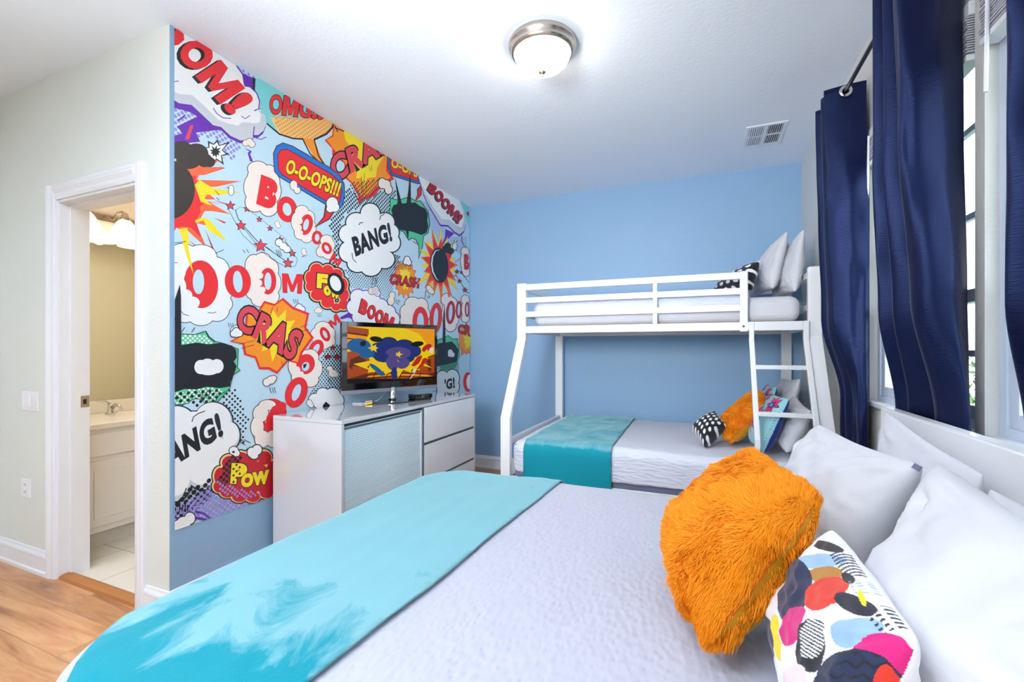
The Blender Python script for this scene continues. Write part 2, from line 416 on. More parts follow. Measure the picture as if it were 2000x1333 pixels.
build('toe_kick', MB().box(BX0 + 0.002, VX - 0.05, VY0, VY1, 0, 0.10), M['toekick'], va)
def raised_panel(name, y0, y1, z0, z1, rim=0.05, knob=False):
    b = MB().box(VX, VX + 0.018, y0, y1, z0, z1)
    o = build(name, b, M['vanity'], va, bevel=0.004)
    if rim:
        q = MB(); q.prism([(VX + 0.018, y0 + rim, z0 + rim), (VX + 0.018, y1 - rim, z0 + rim), (VX + 0.018, y1 - rim, z1 - rim), (VX + 0.018, y0 + rim, z1 - rim)], (0.006, 0, 0))
        build('raised_panel', q, M['vanity'], o, bevel=0.005)
    return o
raised_panel('drawer', 1.52, 1.93, 0.575, 0.715, 0)
raised_panel('door', 1.52, 2.06, 0.14, 0.545)
raised_panel('door', 2.08, 2.70, 0.14, 0.545)
raised_panel('drawer', 2.08, 2.70, 0.575, 0.715, 0)
b = MB().box(BX0 + 0.002, VX + 0.03, VY0 - 0.02, VY1, 0.745, 0.78).box(BX0 + 0.002, BX0 + 0.024, VY0 - 0.02, VY1, 0.78, 0.87)
build('countertop', b, M['count'], va, bevel=0.006)
fy = 1.86
fa = thing('faucet', (BX0 + 0.14, fy, 0.78), 'chrome single-lever faucet on the bathroom countertop', 'faucet')
b = MB().lathe((BX0 + 0.14, fy, 0.78), [(0.035, 0), (0.033, 0.012), (0.022, 0.02), (0.02, 0.06), (0.014, 0.07), (0.0, 0.072)], 20)
b.tube([(BX0 + 0.14, fy, 0.82), (BX0 + 0.19, fy, 0.85), (BX0 + 0.24, fy, 0.845), (BX0 + 0.26, fy, 0.82)], [0.014, 0.013, 0.011, 0.01])
build('spout', b, M['chrome'], fa, smooth=True)
build('lever', MB().tube([(BX0 + 0.14, fy, 0.848), (BX0 + 0.135, fy - 0.03, 0.872), (BX0 + 0.13, fy - 0.08, 0.878)], [0.01, 0.008, 0.005]), M['chrome'], fa, smooth=True)
tag(build('mirror', MB().box(BX0 + 0.001, BX0 + 0.006, 1.46, 2.85, 0.872, 2.03), M['mirror']), 'frameless wall mirror above the bathroom vanity', 'mirror')
vl = thing('vanity_light', (BX0, 1.9, 2.2), 'bathroom wall light with glowing bell glass shades over the mirror', 'lamp')
build('backplate', MB().box(BX0 + 0.001, BX0 + 0.02, 1.58, 2.62, 2.16, 2.22), M['nickel'], vl, bevel=0.006)
for y in (1.70, 1.93, 2.16, 2.39):
    sx = BX0 + 0.17
    build('arm', MB().tube([(BX0 + 0.02, y, 2.19), (BX0 + 0.08, y, 2.235), (BX0 + 0.14, y, 2.235), (sx, y, 2.21)], 0.008, 8), M['nickel'], vl, smooth=True)
    build('socket', MB().lathe((sx, y, 0), [(0.0, 2.225), (0.016, 2.22), (0.024, 2.19), (0.034, 2.165)], 20), M['nickel'], vl, smooth=True)
    build('shade', MB().lathe((sx, y, 0), [(0.03, 2.17), (0.05, 2.145), (0.068, 2.11), (0.085, 2.075), (0.108, 2.05)], 28), M['bathglass'], vl, smooth=True)
for y in (1.93, 2.39):
    bl = bpy.data.lights.new('vanity_bulb', 'POINT'); bl.energy = 34; bl.color = (1.0, 0.96, 0.92); bl.shadow_soft_size = 0.03
    o = bpy.data.objects.new('vanity_bulb', bl); C.objects.link(o); o.location = (BX0 + 0.17, y, 2.055)
# plate on the wall seen in the mirror
wp = thing('outlet_plate', (MX - 0.09, 2.32, 1.3), 'white wall plate with a plug and cord, seen in the bathroom mirror', 'outlet')
build('plate', MB().box(MX - 0.091, MX - 0.086, 2.28, 2.36, 1.34, 1.46), M['plate'], wp, bevel=0.002)
build('plug', MB().box(MX - 0.13, MX - 0.091, 2.33, 2.37, 1.385, 1.42), M['mblack'], wp, bevel=0.004)
build('cord', MB().tube([(MX - 0.125, 2.36, 1.385), (MX - 0.12, 2.38, 1.25), (MX - 0.11, 2.39, 1.1), (MX - 0.11, 2.42, 1.02)], 0.004, 6), M['mblack'], wp)

# switch plate and outlet on the doorway wall
def on_door_wall(px, py):
    r = ray(px, py); t = DY / r.y; return r.x * t, CAMZ + r.z * t
x0, z1 = on_door_wall(45, 764); x1, z0 = on_door_wall(76, 804)
sw = thing('light_switch', ((x0 + x1) / 2, DY, z0), 'white triple rocker switch plate left of the bathroom doorway', 'switch')
build('plate', MB().box(x0, x1, DY - 0.006, DY, z0, z1), M['plate'], sw, bevel=0.002)
for k in range(3):
    c = x0 + (x1 - x0) * (k + 0.5) / 3
    build('rocker', MB().box(c - 0.012, c + 0.012, DY - 0.011, DY - 0.006, z0 + 0.025, z1 - 0.025), M['plate'], sw, bevel=0.0015)
x0, z1 = on_door_wall(44, 934); x1, z0 = on_door_wall(61, 973)
ou = thing('wall_outlet', ((x0 + x1) / 2, DY, z0), 'white duplex power outlet low on the wall beneath the switch', 'outlet')
build('plate', MB().box(x0, x1, DY - 0.006, DY, z0, z1), M['plate'], ou, bevel=0.002)
for k in (0.3, 0.7):
    c = z0 + (z1 - z0) * k; xm = (x0 + x1) / 2
    b = MB().box(xm - 0.016, xm + 0.016, DY - 0.009, DY - 0.006, c - 0.014, c + 0.014); b.mi = 1
    b.box(xm - 0.008, xm - 0.005, DY - 0.0095, DY - 0.009, c - 0.005, c + 0.006).box(xm + 0.005, xm + 0.008, DY - 0.0095, DY - 0.009, c - 0.005, c + 0.006)
    build('socket', b, [M['plate'], M['mblack']], ou)

# ------------------------------------------------------------------ windows, blinds, outside
def window(n, ya, yb):
    o = bpy.data.objects.new('window_%d' % n, None); C.objects.link(o); o.location = (WX + 0.03, (ya + yb) / 2, WZ0); struct(o)
    xf0, xf1 = WX + 0.03, WX + 0.075
    t = 0.035
    b = MB().box(xf0, xf1 + .02, ya, ya + t, WZ0, WZ1).box(xf0, xf1 + .02, yb - t, yb, WZ0, WZ1).box(xf0, xf1 + .02, ya + t, yb - t, WZ1 - t, WZ1).box(xf0, xf1 + .02, ya + t, yb - t, WZ0, WZ0 + 0.03)
    build('window_frame', b, M['sash'], o, bevel=0.003)
    zm = 1.415
    def sash(x0, x1, z0, z1, nm, rows, cols):
        s = 0.042
        b = MB().box(x0, x1, ya + t, ya + t + s, z0, z1).box(x0, x1, yb - t - s, yb - t, z0, z1).box(x0, x1, ya + t + s, yb - t - s, z0, z0 + s).box(x0, x1, ya + t + s, yb - t - s, z1 - s, z1)
        q = build(nm, b, M['sash'], o, bevel=0.003)
        xm = (x0 + x1) / 2
        for k in range(1, rows):
            z = z0 + (z1 - z0) * k / rows; build('muntin', MB().box(xm - 0.008, xm + 0.008, ya + t + s, yb - t - s, z - 0.01, z + 0.01), M['sash'], q)
        for k in range(1, cols):
            y = ya + t + (yb - ya - 2 * t) * k / cols; build('muntin', MB().box(xm - 0.008, xm + 0.008, y - 0.01, y + 0.01, z0 + s, z1 - s), M['sash'], q)
        build('glass', MB().add([(xm, ya + t + s, z0 + s), (xm, yb - t - s, z0 + s), (xm, yb - t - s, z1 - s), (xm, ya + t + s, z1 - s)], [(0, 1, 2, 3)]), M['glass'], q, fixn=False)
    sash(xf0 + 0.005, xf0 + 0.03, WZ0 + 0.03, zm + 0.02, 'lower_sash', 2, 2)
    sash(xf0 + 0.032, xf0 + 0.055, zm - 0.02, WZ1 - t, 'upper_sash', 3, 2)
    build('window_sill', MB().box(WX - 0.018, WX + 0.032, ya - 0.0, yb + 0.0, WZ0 - 0.02, WZ0 + 0.002), M['trim'], o, bevel=0.004)
    return o
window(1, 1.75, 2.65); window(2, 0.80, 1.70); window(3, -1.55, -0.45)  # third one is unseen, added to let in fill daylight
# unseen window, added behind the camera for fill daylight
o = bpy.data.objects.new('window_4', None); C.objects.link(o); o.location = (-0.6, RY, 0.9); struct(o)
b = MB().box(-1.3, 0.1, RY - .08, RY - .03, .9, .94).box(-1.3, 0.1, RY - .08, RY - .03, 2.06, 2.1)
for x in (-1.3, -0.62, 0.06): b.box(x, x + .04, RY - .08, RY - .03, .94, 2.06)
build('window_frame', b, M['sash'], o)
build('glass', MB().add([(-1.26, RY - .055, .94), (.06, RY - .055, .94), (.06, RY - .055, 2.06), (-1.26, RY - .055, 2.06)], [(0, 1, 2, 3)]), M['glass'], o, fixn=False)

def blind(ya, yb, label):
    o = thing('window_blind', (WX + 0.005, (ya + yb) / 2, 2.10), label, 'blind', 'raised blinds at the top of the windows')
    build('headrail', MB().box(WX - 0.012, WX + 0.028, ya + 0.004, yb - 0.004, 2.235, 2.278), M['trim'], o, bevel=0.003)
    b = MB(); z = 2.232
    rnd = random.Random(int(ya * 100))
    while z > 2.125:
        dx = rnd.uniform(-0.003, 0.003); b.box(WX - 0.016 + dx, WX + 0.026 + dx, ya + 0.008, yb - 0.008, z - 0.0032, z); z -= 0.0072
    build('slats', b, M['blind'], o)
    build('bottom_rail', MB().box(WX - 0.016, WX + 0.027, ya + 0.008, yb - 0.008, 2.103, 2.122), M['trim'], o, bevel=0.003)
    for k in (0.18, 0.5, 0.82):
        y = ya + (yb - ya) * k; b = MB()
        for j in range(5):
            z = 2.22 - j * 0.025; b.tube([(WX - 0.018, y - 0.008, z), (WX - 0.024, y, z - 0.014), (WX - 0.018, y + 0.008, z)], 0.0015, 5)
        build('ladder_cord', b, M['trim'], o)
    build('tilt_wand', MB().tube([(WX - 0.02, yb - 0.06, 2.24), (WX - 0.024, yb - 0.06, 1.95)], 0.005, 8), M['trim'], o)
blind(1.75, 2.65, 'white raised blind above the window between the far and middle curtains')
blind(0.80, 1.70, 'white raised blind above the window between the middle and nearest curtains')

# outside
struct(build('trim_lawn', MB().box(WX + 0.6, 30, -12, 20, -0.45, -0.4), M['lawn']))
def shrub(x, y, r, label, seed):
    rs = np.random.RandomState(seed); o = thing('garden_shrub', (x, y, -0.4), label, 'shrub', 'shrubs outside the windows')
    b = MB()
    for k in range(6):
        a = rs.rand() * 6.28; b.tube([(x, y, -0.4), (x + math.cos(a) * r * .3, y + math.sin(a) * r * .3, 0.3), (x + math.cos(a) * r * .6, y + math.sin(a) * r * .6, 0.9)], [0.02, 0.014, 0.006], 6)
    build('stem', b, M['bark'], o)
    n = 1800; d = rs.normal(size=(n, 3)); d /= np.linalg.norm(d, axis=1)[:, None]
    c = np.array([x, y, 0.55]) + d * (rs.rand(n, 1) ** 0.4) * np.array([r, r, 0.85])
    a = rs.normal(size=(n, 3)); a /= np.linalg.norm(a, axis=1)[:, None]; e = np.cross(a, rs.normal(size=(n, 3))); e /= np.linalg.norm(e, axis=1)[:, None]
    b = MB(); vs = np.stack([c, c + a * .05 + e * .022, c + a * .1, c + a * .05 - e * .022], 1).reshape(-1, 3)
    b.add(vs.tolist(), [(4*i, 4*i+1, 4*i+2, 4*i+3) for i in range(n)])
    build('foliage', b, M['leaf'], o, fixn=False)
shrub(2.9, 4.3, 0.8, 'leafy green shrub outside the nearer window, left of the other shrub', 1)
shrub(3.2, 6.2, 0.9, 'leafy green shrub outside the window, further away', 2)

# ------------------------------------------------------------------ curtain rod and curtains
RXX, RZ = 0.637, 2.478
cr_ = thing('curtain_rod', (RXX, 1.9, RZ), 'thin dark metal curtain rod running above the windows', 'curtain rod')
build('rod', MB().tube([(RXX, 0.6, RZ), (RXX, 2.98, RZ)], 0.009, 12), M['darkmetal'], cr_, smooth=True)
for y in (0.78, 1.73, 2.95):
    build('bracket', MB().bar((RXX, y, RZ - 0.012), (WX, y, RZ - 0.012), 0.012, 0.012).box(WX - 0.006, WX, y - 0.015, y + 0.015, RZ - 0.05, RZ + 0.02), M['darkmetal'], cr_)
build('finial', MB().lathe((RXX, 2.98, RZ), [(0.0, 0.04), (0.014, 0.03), (0.02, 0.016), (0.013, 0.002), (0.009, -0.01)], 16, 'Y'), M['darkmetal'], cr_, smooth=True)

def curtain(name, keys, label, ztop=2.515, grom=None, seed=0, ripple=0.006):
    """keys: list of (z, [(x,y)...]) plan polylines from far end to near end; rows interpolate between them"""
    n = 16
    def smoothpoly(pts, sub=n):
        pts = [Vector((p[0], p[1], 0)) for p in pts]; out = []
        for i in range(len(pts) - 1):
            p0 = pts[max(i-1, 0)]; p1 = pts[i]; p2 = pts[i+1]; p3 = pts[min(i+2, len(pts)-1)]
            for k in range(sub):
                t = k / sub; t2 = t*t; t3 = t2*t
                out.append((2*t3-3*t2+1)*p1 + (t3-2*t2+t)*(p2-p0)*0.4 + (3*t2-2*t3)*p2 + (t3-t2)*(p3-p1)*0.4)
        out.append(pts[-1]); return out
    rows = [(z, smoothpoly(p)) for z, p in keys]; zs = [r[0] for r in rows]
    cols = len(rows[0][1]); NZ = 90; vs = []
    for j in range(NZ + 1):
        z = zs[0] + (zs[-1] - zs[0]) * j / NZ
        for i in range(len(zs) - 1):
            if zs[i] >= z >= zs[i+1] - 1e-9: break
        t = (zs[i] - z) / (zs[i] - zs[i+1]); t = t * t * (3 - 2 * t)
        a, b = rows[i][1], rows[i+1][1]
        for c in range(cols):
            p = a[c].lerp(b[c], t)
            amp = ripple * min(1.0, (zs[0] - z) * 2.0)
            k = c / n
            nx = float(vnoise(k * 1.3 + seed, z * 2.2, seed)) * amp * 2.2 + float(vnoise(k * 2.2 + seed, z * 7, 5)) * amp * 1.1
            vs.append((min(p.x + nx * 0.8, WX - 0.022), p.y + nx, z))
    fs = [(j*cols+i, j*cols+i+1, (j+1)*cols+i+1, (j+1)*cols+i) for j in range(NZ) for i in range(cols-1)]
    th = thing(name, (rows[-1][1][0].x, rows[-1][1][0].y, zs[-1]), label, 'curtain', 'navy grommet curtains')
    o = build('panel', MB().add(vs, fs), M['curtain'], th, smooth=True, fixn=False)
    s = o.modifiers.new('thickness', 'SOLIDIFY'); s.thickness = 0.0016; s.offset = 0
    for gy in grom or ():
        build('grommet', MB().lathe((RXX, gy, RZ), [(0.014, -0.003), (0.026, -0.004), (0.028, 0), (0.026, 0.004), (0.014, 0.003), (0.014, -0.003)], 28, 'Y'), M['chrome'], th, smooth=True)
    return th
def zig(ys, xa, xb, start='a'):
    out = []
    for i, y in enumerate(ys): out.append(((xa if (i % 2 == 0) == (start == 'a') else xb), y))
    return out
# far curtain: last pleat faces the camera
curtain('window_curtain', [
    (2.515, [(.71, 2.92), (.565, 2.86), (.70, 2.80), (.565, 2.74), (.60, 2.66), (.558, 2.645), (.64, 2.622), (.72, 2.615), (.725, 2.64)]),
    (1.9, [(.71, 2.92), (.575, 2.86), (.70, 2.79), (.570, 2.72), (.61, 2.64), (.565, 2.625), (.64, 2.585), (.72, 2.58), (.725, 2.61)]),
    (1.4, [(.71, 2.90), (.59, 2.85), (.70, 2.78), (.585, 2.70), (.63, 2.62), (.580, 2.60), (.65, 2.56), (.71, 2.56), (.725, 2.60)]),
    (1.0, [(.71, 2.81), (.652, 2.76), (.70, 2.71), (.65, 2.66), (.67, 2.60), (.655, 2.57), (.67, 2.54), (.70, 2.53), (.715, 2.57)]),
    (0.05, [(.70, 2.80), (.665, 2.76), (.70, 2.71), (.672, 2.66), (.69, 2.61), (.680, 2.58), (.69, 2.55), (.70, 2.54), (.715, 2.57)])],
    'navy satin curtain nearest the bunk bed, furthest from the camera', grom=(2.606, 2.75, 2.83), seed=3)
curtain('window_curtain', [
    (2.515, [(.71, 2.02), (.562, 1.975), (.70, 1.93), (.562, 1.885), (.70, 1.84), (.560, 1.775), (.56, 1.745), (.64, 1.74), (.725, 1.775)]),
    (1.9, [(.71, 2.03), (.566, 1.985), (.70, 1.93), (.566, 1.88), (.69, 1.82), (.563, 1.745), (.57, 1.71), (.65, 1.71), (.722, 1.76)]),
    (1.4, [(.71, 2.05), (.590, 2.01), (.70, 1.94), (.590, 1.89), (.69, 1.81), (.585, 1.73), (.595, 1.69), (.66, 1.67), (.722, 1.74)]),
    (1.04, [(.71, 2.13), (.652, 2.06), (.70, 2.01), (.650, 1.94), (.70, 1.86), (.650, 1.75), (.655, 1.71), (.69, 1.66), (.718, 1.72)]),
    (0.05, [(.70, 2.10), (.675, 2.05), (.70, 2.0), (.675, 1.93), (.70, 1.86), (.675, 1.76), (.68, 1.72), (.695, 1.69), (.715, 1.73)])],
    'navy satin curtain in the middle, between the two windows', grom=(1.735, 1.86, 1.95), seed=9)
curtain('window_curtain', [
    (2.515, [(.71, 1.25), (.562, 1.215), (.70, 1.17), (.562, 1.12), (.70, 1.07), (.562, 1.02), (.70, .97), (.58, .93)]),
    (1.35, [(.71, 1.27), (.572, 1.235), (.70, 1.17), (.566, 1.12), (.70, 1.07), (.566, 1.02), (.70, .97), (.58, .93)]),
    (1.06, [(.715, 1.39), (.655, 1.345), (.70, 1.28), (.655, 1.21), (.70, 1.14), (.655, 1.07), (.70, 1.0), (.66, .93)]),
    (0.05, [(.71, 1.37), (.675, 1.33), (.70, 1.27), (.675, 1.2), (.70, 1.14), (.675, 1.07), (.70, 1.0), (.68, .93)])],
    'navy satin curtain at the right edge of the photo, nearest the camera', grom=(1.19, 1.07), seed=15)

# ------------------------------------------------------------------ ceiling light and vent
lc = (-0.716, 2.095)
cl = thing('ceiling_light', (lc[0], lc[1], H), 'flush ceiling light with a brushed metal ring and glowing glass dome', 'lamp')
build('ring', MB().lathe((lc[0], lc[1], 0), [(0.0, H), (0.160, H), (0.166, H - 0.012), (0.164, H - 0.026), (0.154, H - 0.034), (0.156, H - 0.044), (0.146, H - 0.058), (0.138, H - 0.060), (0.13, H - 0.05)], 56), M['nickel'], cl, smooth=True)
build('glass_dome', MB().lathe((lc[0], lc[1], 0), [(0.137, H - 0.052), (0.134, H - 0.07), (0.122, H - 0.092), (0.10, H - 0.113), (0.07, H - 0.130), (0.035, H - 0.139), (0.0, H - 0.141)], 48), M['glassdome'], cl, smooth=True)
build('finial', MB().lathe((lc[0], lc[1], 0), [(0.0, H - 0.136), (0.018, H - 0.139), (0.02, H - 0.145), (0.009, H - 0.152), (0.006, H - 0.158), (0.007, H - 0.162), (0.0, H - 0.168)], 20), M['nickel'], cl, smooth=True)

def on_ceiling(px, py):
    r = ray(px, py); t = (H - CAMZ) / r.z; return r.x * t, r.y * t
vcs = [on_ceiling(*p) for p in ((1461, 247), (1540, 235), (1524, 279), (1447, 287))]
vx0, vx1 = (vcs[0][0] + vcs[3][0]) / 2, (vcs[1][0] + vcs[2][0]) / 2
vy0, vy1 = (vcs[0][1] + vcs[1][1]) / 2, (vcs[2][1] + vcs[3][1]) / 2
vn = thing('ceiling_vent', ((vx0 + vx1) / 2, (vy0 + vy1) / 2, H), 'white louvred air vent in the ceiling near the far corner', 'vent')
xm, ym = (vx0 + vx1) / 2, (vy0 + vy1) / 2; fr = 0.022
b = MB(); z0, z1 = H - 0.008, H
ly, hy_ = min(vy0, vy1) + fr, max(vy0, vy1) - fr; b.box(vx0, vx1, ly - fr, ly, z0, z1).box(vx0, vx1, hy_, hy_ + fr, z0, z1).box(vx0, vx0 + fr, ly, hy_, z0, z1).box(vx1 - fr, vx1, ly, hy_, z0, z1)
b.box(xm - 0.012, xm + 0.012, ly, hy_, z0, z1).box(vx0 + fr, xm - .012, ym - 0.006, ym + 0.006, z0, z1).box(xm + .012, vx1 - fr, ym - 0.006, ym + 0.006, z0, z1)
build('frame', b, M['trim'], vn, bevel=0.002)
build('backing', MB().box(vx0 + .01, vx1 - .01, vy0 + .01, vy1 - .01, H - 0.001, H - 0.0002), M['mblack'], vn)
b = MB()
for (xa, xb, sgn) in ((vx0 + fr, xm - 0.012, 1), (xm + 0.012, vx1 - fr, -1)):
    k = 7
    for i in range(k):
        x = xa + (xb - xa) * (i + 0.5) / k
        for (ya, yb) in ((ly, ym - .006), (ym + .006, hy_)):
            b.bar((x, ya, H - 0.006), (x, yb, H - 0.006), 0.011, 0.002, up=(0.75 * sgn, 0, 0.65))
build('louvres', b, M['trim'], vn)

# ------------------------------------------------------------------ dresser
DRX0, DRX1, DRY0, DRY1, DRZ = -2.225, -1.728, 1.83, 3.34, 0.870
DMID = 2.585
dr = thing('dresser', ((DRX0 + DRX1) / 2, (DRY0 + DRY1) / 2, 0), 'glossy white low dresser with a ribbed sliding door and drawers under the television', 'dresser')
b = MB().box(DRX0, DRX1, DRY0, DRY0 + 0.02, 0.0, DRZ - 0.022).box(DRX0, DRX1, DRY1 - 0.02, DRY1, 0.0, DRZ - 0.022).box(DRX0, DRX0 + 0.01, DRY0 + .02, DRY1 - .02, 0.05, DRZ - 0.022)
b.box(DRX0, DRX1 - 0.02, DRY0 + .02, DRY1 - .02, 0.05, 0.07)
build('carcass', b, M['lacquer'], dr, bevel=0.0015)
build('top', MB().box(DRX0, DRX1, DRY0, DRY1, DRZ - 0.021, DRZ), M['lacquer'], dr, bevel=0.0015)
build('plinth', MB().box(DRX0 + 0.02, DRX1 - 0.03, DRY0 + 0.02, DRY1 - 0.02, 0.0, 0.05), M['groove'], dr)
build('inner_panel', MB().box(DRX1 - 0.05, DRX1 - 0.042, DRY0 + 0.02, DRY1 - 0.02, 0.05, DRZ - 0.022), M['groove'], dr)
ribm = mat('ribbed pale aqua glass', (224, 242, 250), 0.22, coat=0.6, coatr=0.1)
b = MB(); ya, yb = DRY0 + 0.026, DMID - 0.006; z0, z1 = 0.075, DRZ - 0.042
b.box(DRX1 - 0.03, DRX1 - 0.014, ya, yb, z0, z1)
z = z0 + 0.004
while z < z1 - 0.006:
    b.prism([(DRX1 - 0.014, ya + 0.008, z), (DRX1 - 0.0105, ya + 0.008, z + 0.0015), (DRX1 - 0.0105, ya + 0.008, z + 0.0085), (DRX1 - 0.014, ya + 0.008, z + 0.0100)], (0, yb - ya - 0.03, 0)); z += 0.0128
sd = build('sliding_door', b, ribm, dr)
build('door_edge', MB().box(DRX1 - 0.014, DRX1 - 0.009, yb - 0.018, yb, z0, z1), M['laq_front'], sd)
build('door_edge', MB().box(DRX1 - 0.014, DRX1 - 0.009, ya, yb - 0.018, z1 - 0.012, z1), M['groove'], sd)
build('divider', MB().box(DRX1 - 0.04, DRX1 - 0.002, DMID - 0.005, DMID + 0.008, 0.05, DRZ - 0.022), M['groove'], dr)
ya, yb = DMID + 0.012, DRY1 - 0.022
for z0, z1, lip in ((0.605, DRZ - 0.026, 1), (0.345, 0.588, 1), (0.085, 0.330, 1)):
    b = MB().box(DRX1 - 0.03, DRX1 - 0.001, ya, yb, z0, z1)
    q = build('drawer', b, M['laq_front'], dr, bevel=0.0015)
    build('pull_lip', MB().box(DRX1 - 0.03, DRX1 - 0.0005, ya, yb, z0 - 0.007, z0 - 0.002), M['groove'], q)

# ------------------------------------------------------------------ bunk bed
BXL, BXR = -1.25, 0.625           # centre lines of the end posts
YU, YL, YB = 3.19, 2.885, 4.17    # upper front, lower front, back
bk = thing('bunk_bed', ((BXL + BXR) / 2, 3.6, 0), 'white metal twin-over-full bunk bed with ladder against the blue wall', 'bunk bed')
PW = 0.07
def bent_post(x):
    pts = [(YU, 1.735), (YU, 1.32), (YL, 0.765), (YL, 0.0)]; h = 0.045
    pf = [(x - PW/2, y - h/2, z) for y, z in pts] + [(x - PW/2, y + h/2, z) for y, z in reversed(pts)]
    return MB().prism(pf, (PW, 0, 0))
for x in (BXL, BXR): build('post', bent_post(x), M['metal_white'], bk, bevel=0.004)
for x in (BXL, BXR): build('post', MB().box(x - PW/2, x + PW/2, YB - 0.025, YB + 0.025, 0, 1.735), M['metal_white'], bk, bevel=0.004)
def railx(name, y, z0, z1, xa=BXL + PW/2, xb=BXR - PW/2, th=0.03):
    return build(name, MB().box(xa, xb, y - th/2, y + th/2, z0, z1), M['metal_white'], bk, bevel=0.003)
railx('upper_side_rail', YU, 1.360, 1.412); railx('upper_side_rail', YB, 1.360, 1.412)
GX = 0.245
gx1 = GX - 0.02
for z0, z1 in ((1.684, 1.728), (1.588, 1.628), (1.482, 1.522)): railx('guard_rail', YU, z0, z1, xb=gx1)
for z0, z1 in ((1.684, 1.728), (1.588, 1.628), (1.482, 1.522)): railx('guard_rail', YB, z0, z1)
build('guard_upright', MB().box(-0.30, -0.272, YU - 0.017, YU + 0.017, 1.412, 1.684), M['metal_white'], bk, bevel=0.003)
q = build('guard_end_post', MB().box(gx1, gx1 + 0.045, YU - 0.02, YU + 0.02, 1.352, 1.732), M['metal_white'], bk, bevel=0.004)
build('bolt', MB().lathe((gx1 + 0.02, YU - 0.0205, 1.385), [(0.0, -0.002), (0.007, -0.001), (0.007, 0.002)], 10, 'Y'), M['darkmetal'], q)
for x in (BXL, BXR):
    for z0, z1 in ((1.684, 1.724), (1.482, 1.522), (1.360, 1.405)):
        build('end_rail', MB().box(x - 0.015, x + 0.015, YU + 0.02, YB - 0.02, z0, z1), M['metal_white'], bk, bevel=0.003)
    for z0, z1 in ((0.568, 0.612), (0.30, 0.35)):
        build('end_rail', MB().box(x - 0.015, x + 0.015, YL + 0.02, YB - 0.02, z0, z1), M['metal_white'], bk, bevel=0.003)
railx('lower_side_rail', YL, 0.285, 0.366); railx('lower_side_rail', YB, 0.275, 0.345)
b = MB()
for i in range(12):
    x = BXL + 0.1 + i * (BXR - BXL - 0.2) / 11; b.box(x - 0.03, x + 0.03, YU + 0.015, YB - 0.015, 1.396, 1.408)
build('upper_slats', b, M['wood_slat'], bk)
b = MB()
for i in range(12):
    x = BXL + 0.1 + i * (BXR - BXL - 0.2) / 11; b.box(x - 0.03, x + 0.03, YL + 0.02, YB - 0.02, 0.345, 0.357)
build('lower_slats', b, M['wood_slat'], bk)
# ladder leans out with the posts
lad = bpy.data.objects.new('ladder', None); C.objects.link(lad); lad.parent = bk; lad.location = (0.44 - bk.location.x, YU - 0.05 - bk.location.y, 0)
LP = [(YU - 0.035, 1.412), (YU - 0.035, 1.30), (YL - 0.045, 0.74), (YL - 0.045, 0.02)]
def ladder_rail(x):
    h = 0.03; pf = [(x - .014, y - h/2, z) for y, z in LP] + [(x - .014, y + h/2, z) for y, z in reversed(LP)]
    return MB().prism(pf, (.028, 0, 0))
for x in (0.288, 0.575): build('ladder_rail', ladder_rail(x), M['metal_white'], lad, bevel=0.003)
def lad_y(z):
    for (y0, z0), (y1, z1) in zip(LP, LP[1:]):
        if z0 >= z >= z1: return y0 + (y1 - y0) * (z0 - z) / (z0 - z1)
for z in (1.135, 0.875, 0.615, 0.33):
    y = lad_y(z); build('rung', MB().box(0.30, 0.563, y - 0.012, y + 0.012, z - 0.013, z + 0.013), M['metal_white'], lad, bevel=0.003)
build('hook', MB().box(0.3025, 0.5605, YU - 0.049, YU - 0.0155, 1.356, 1.411), M['metal_white'], lad, bevel=0.003)

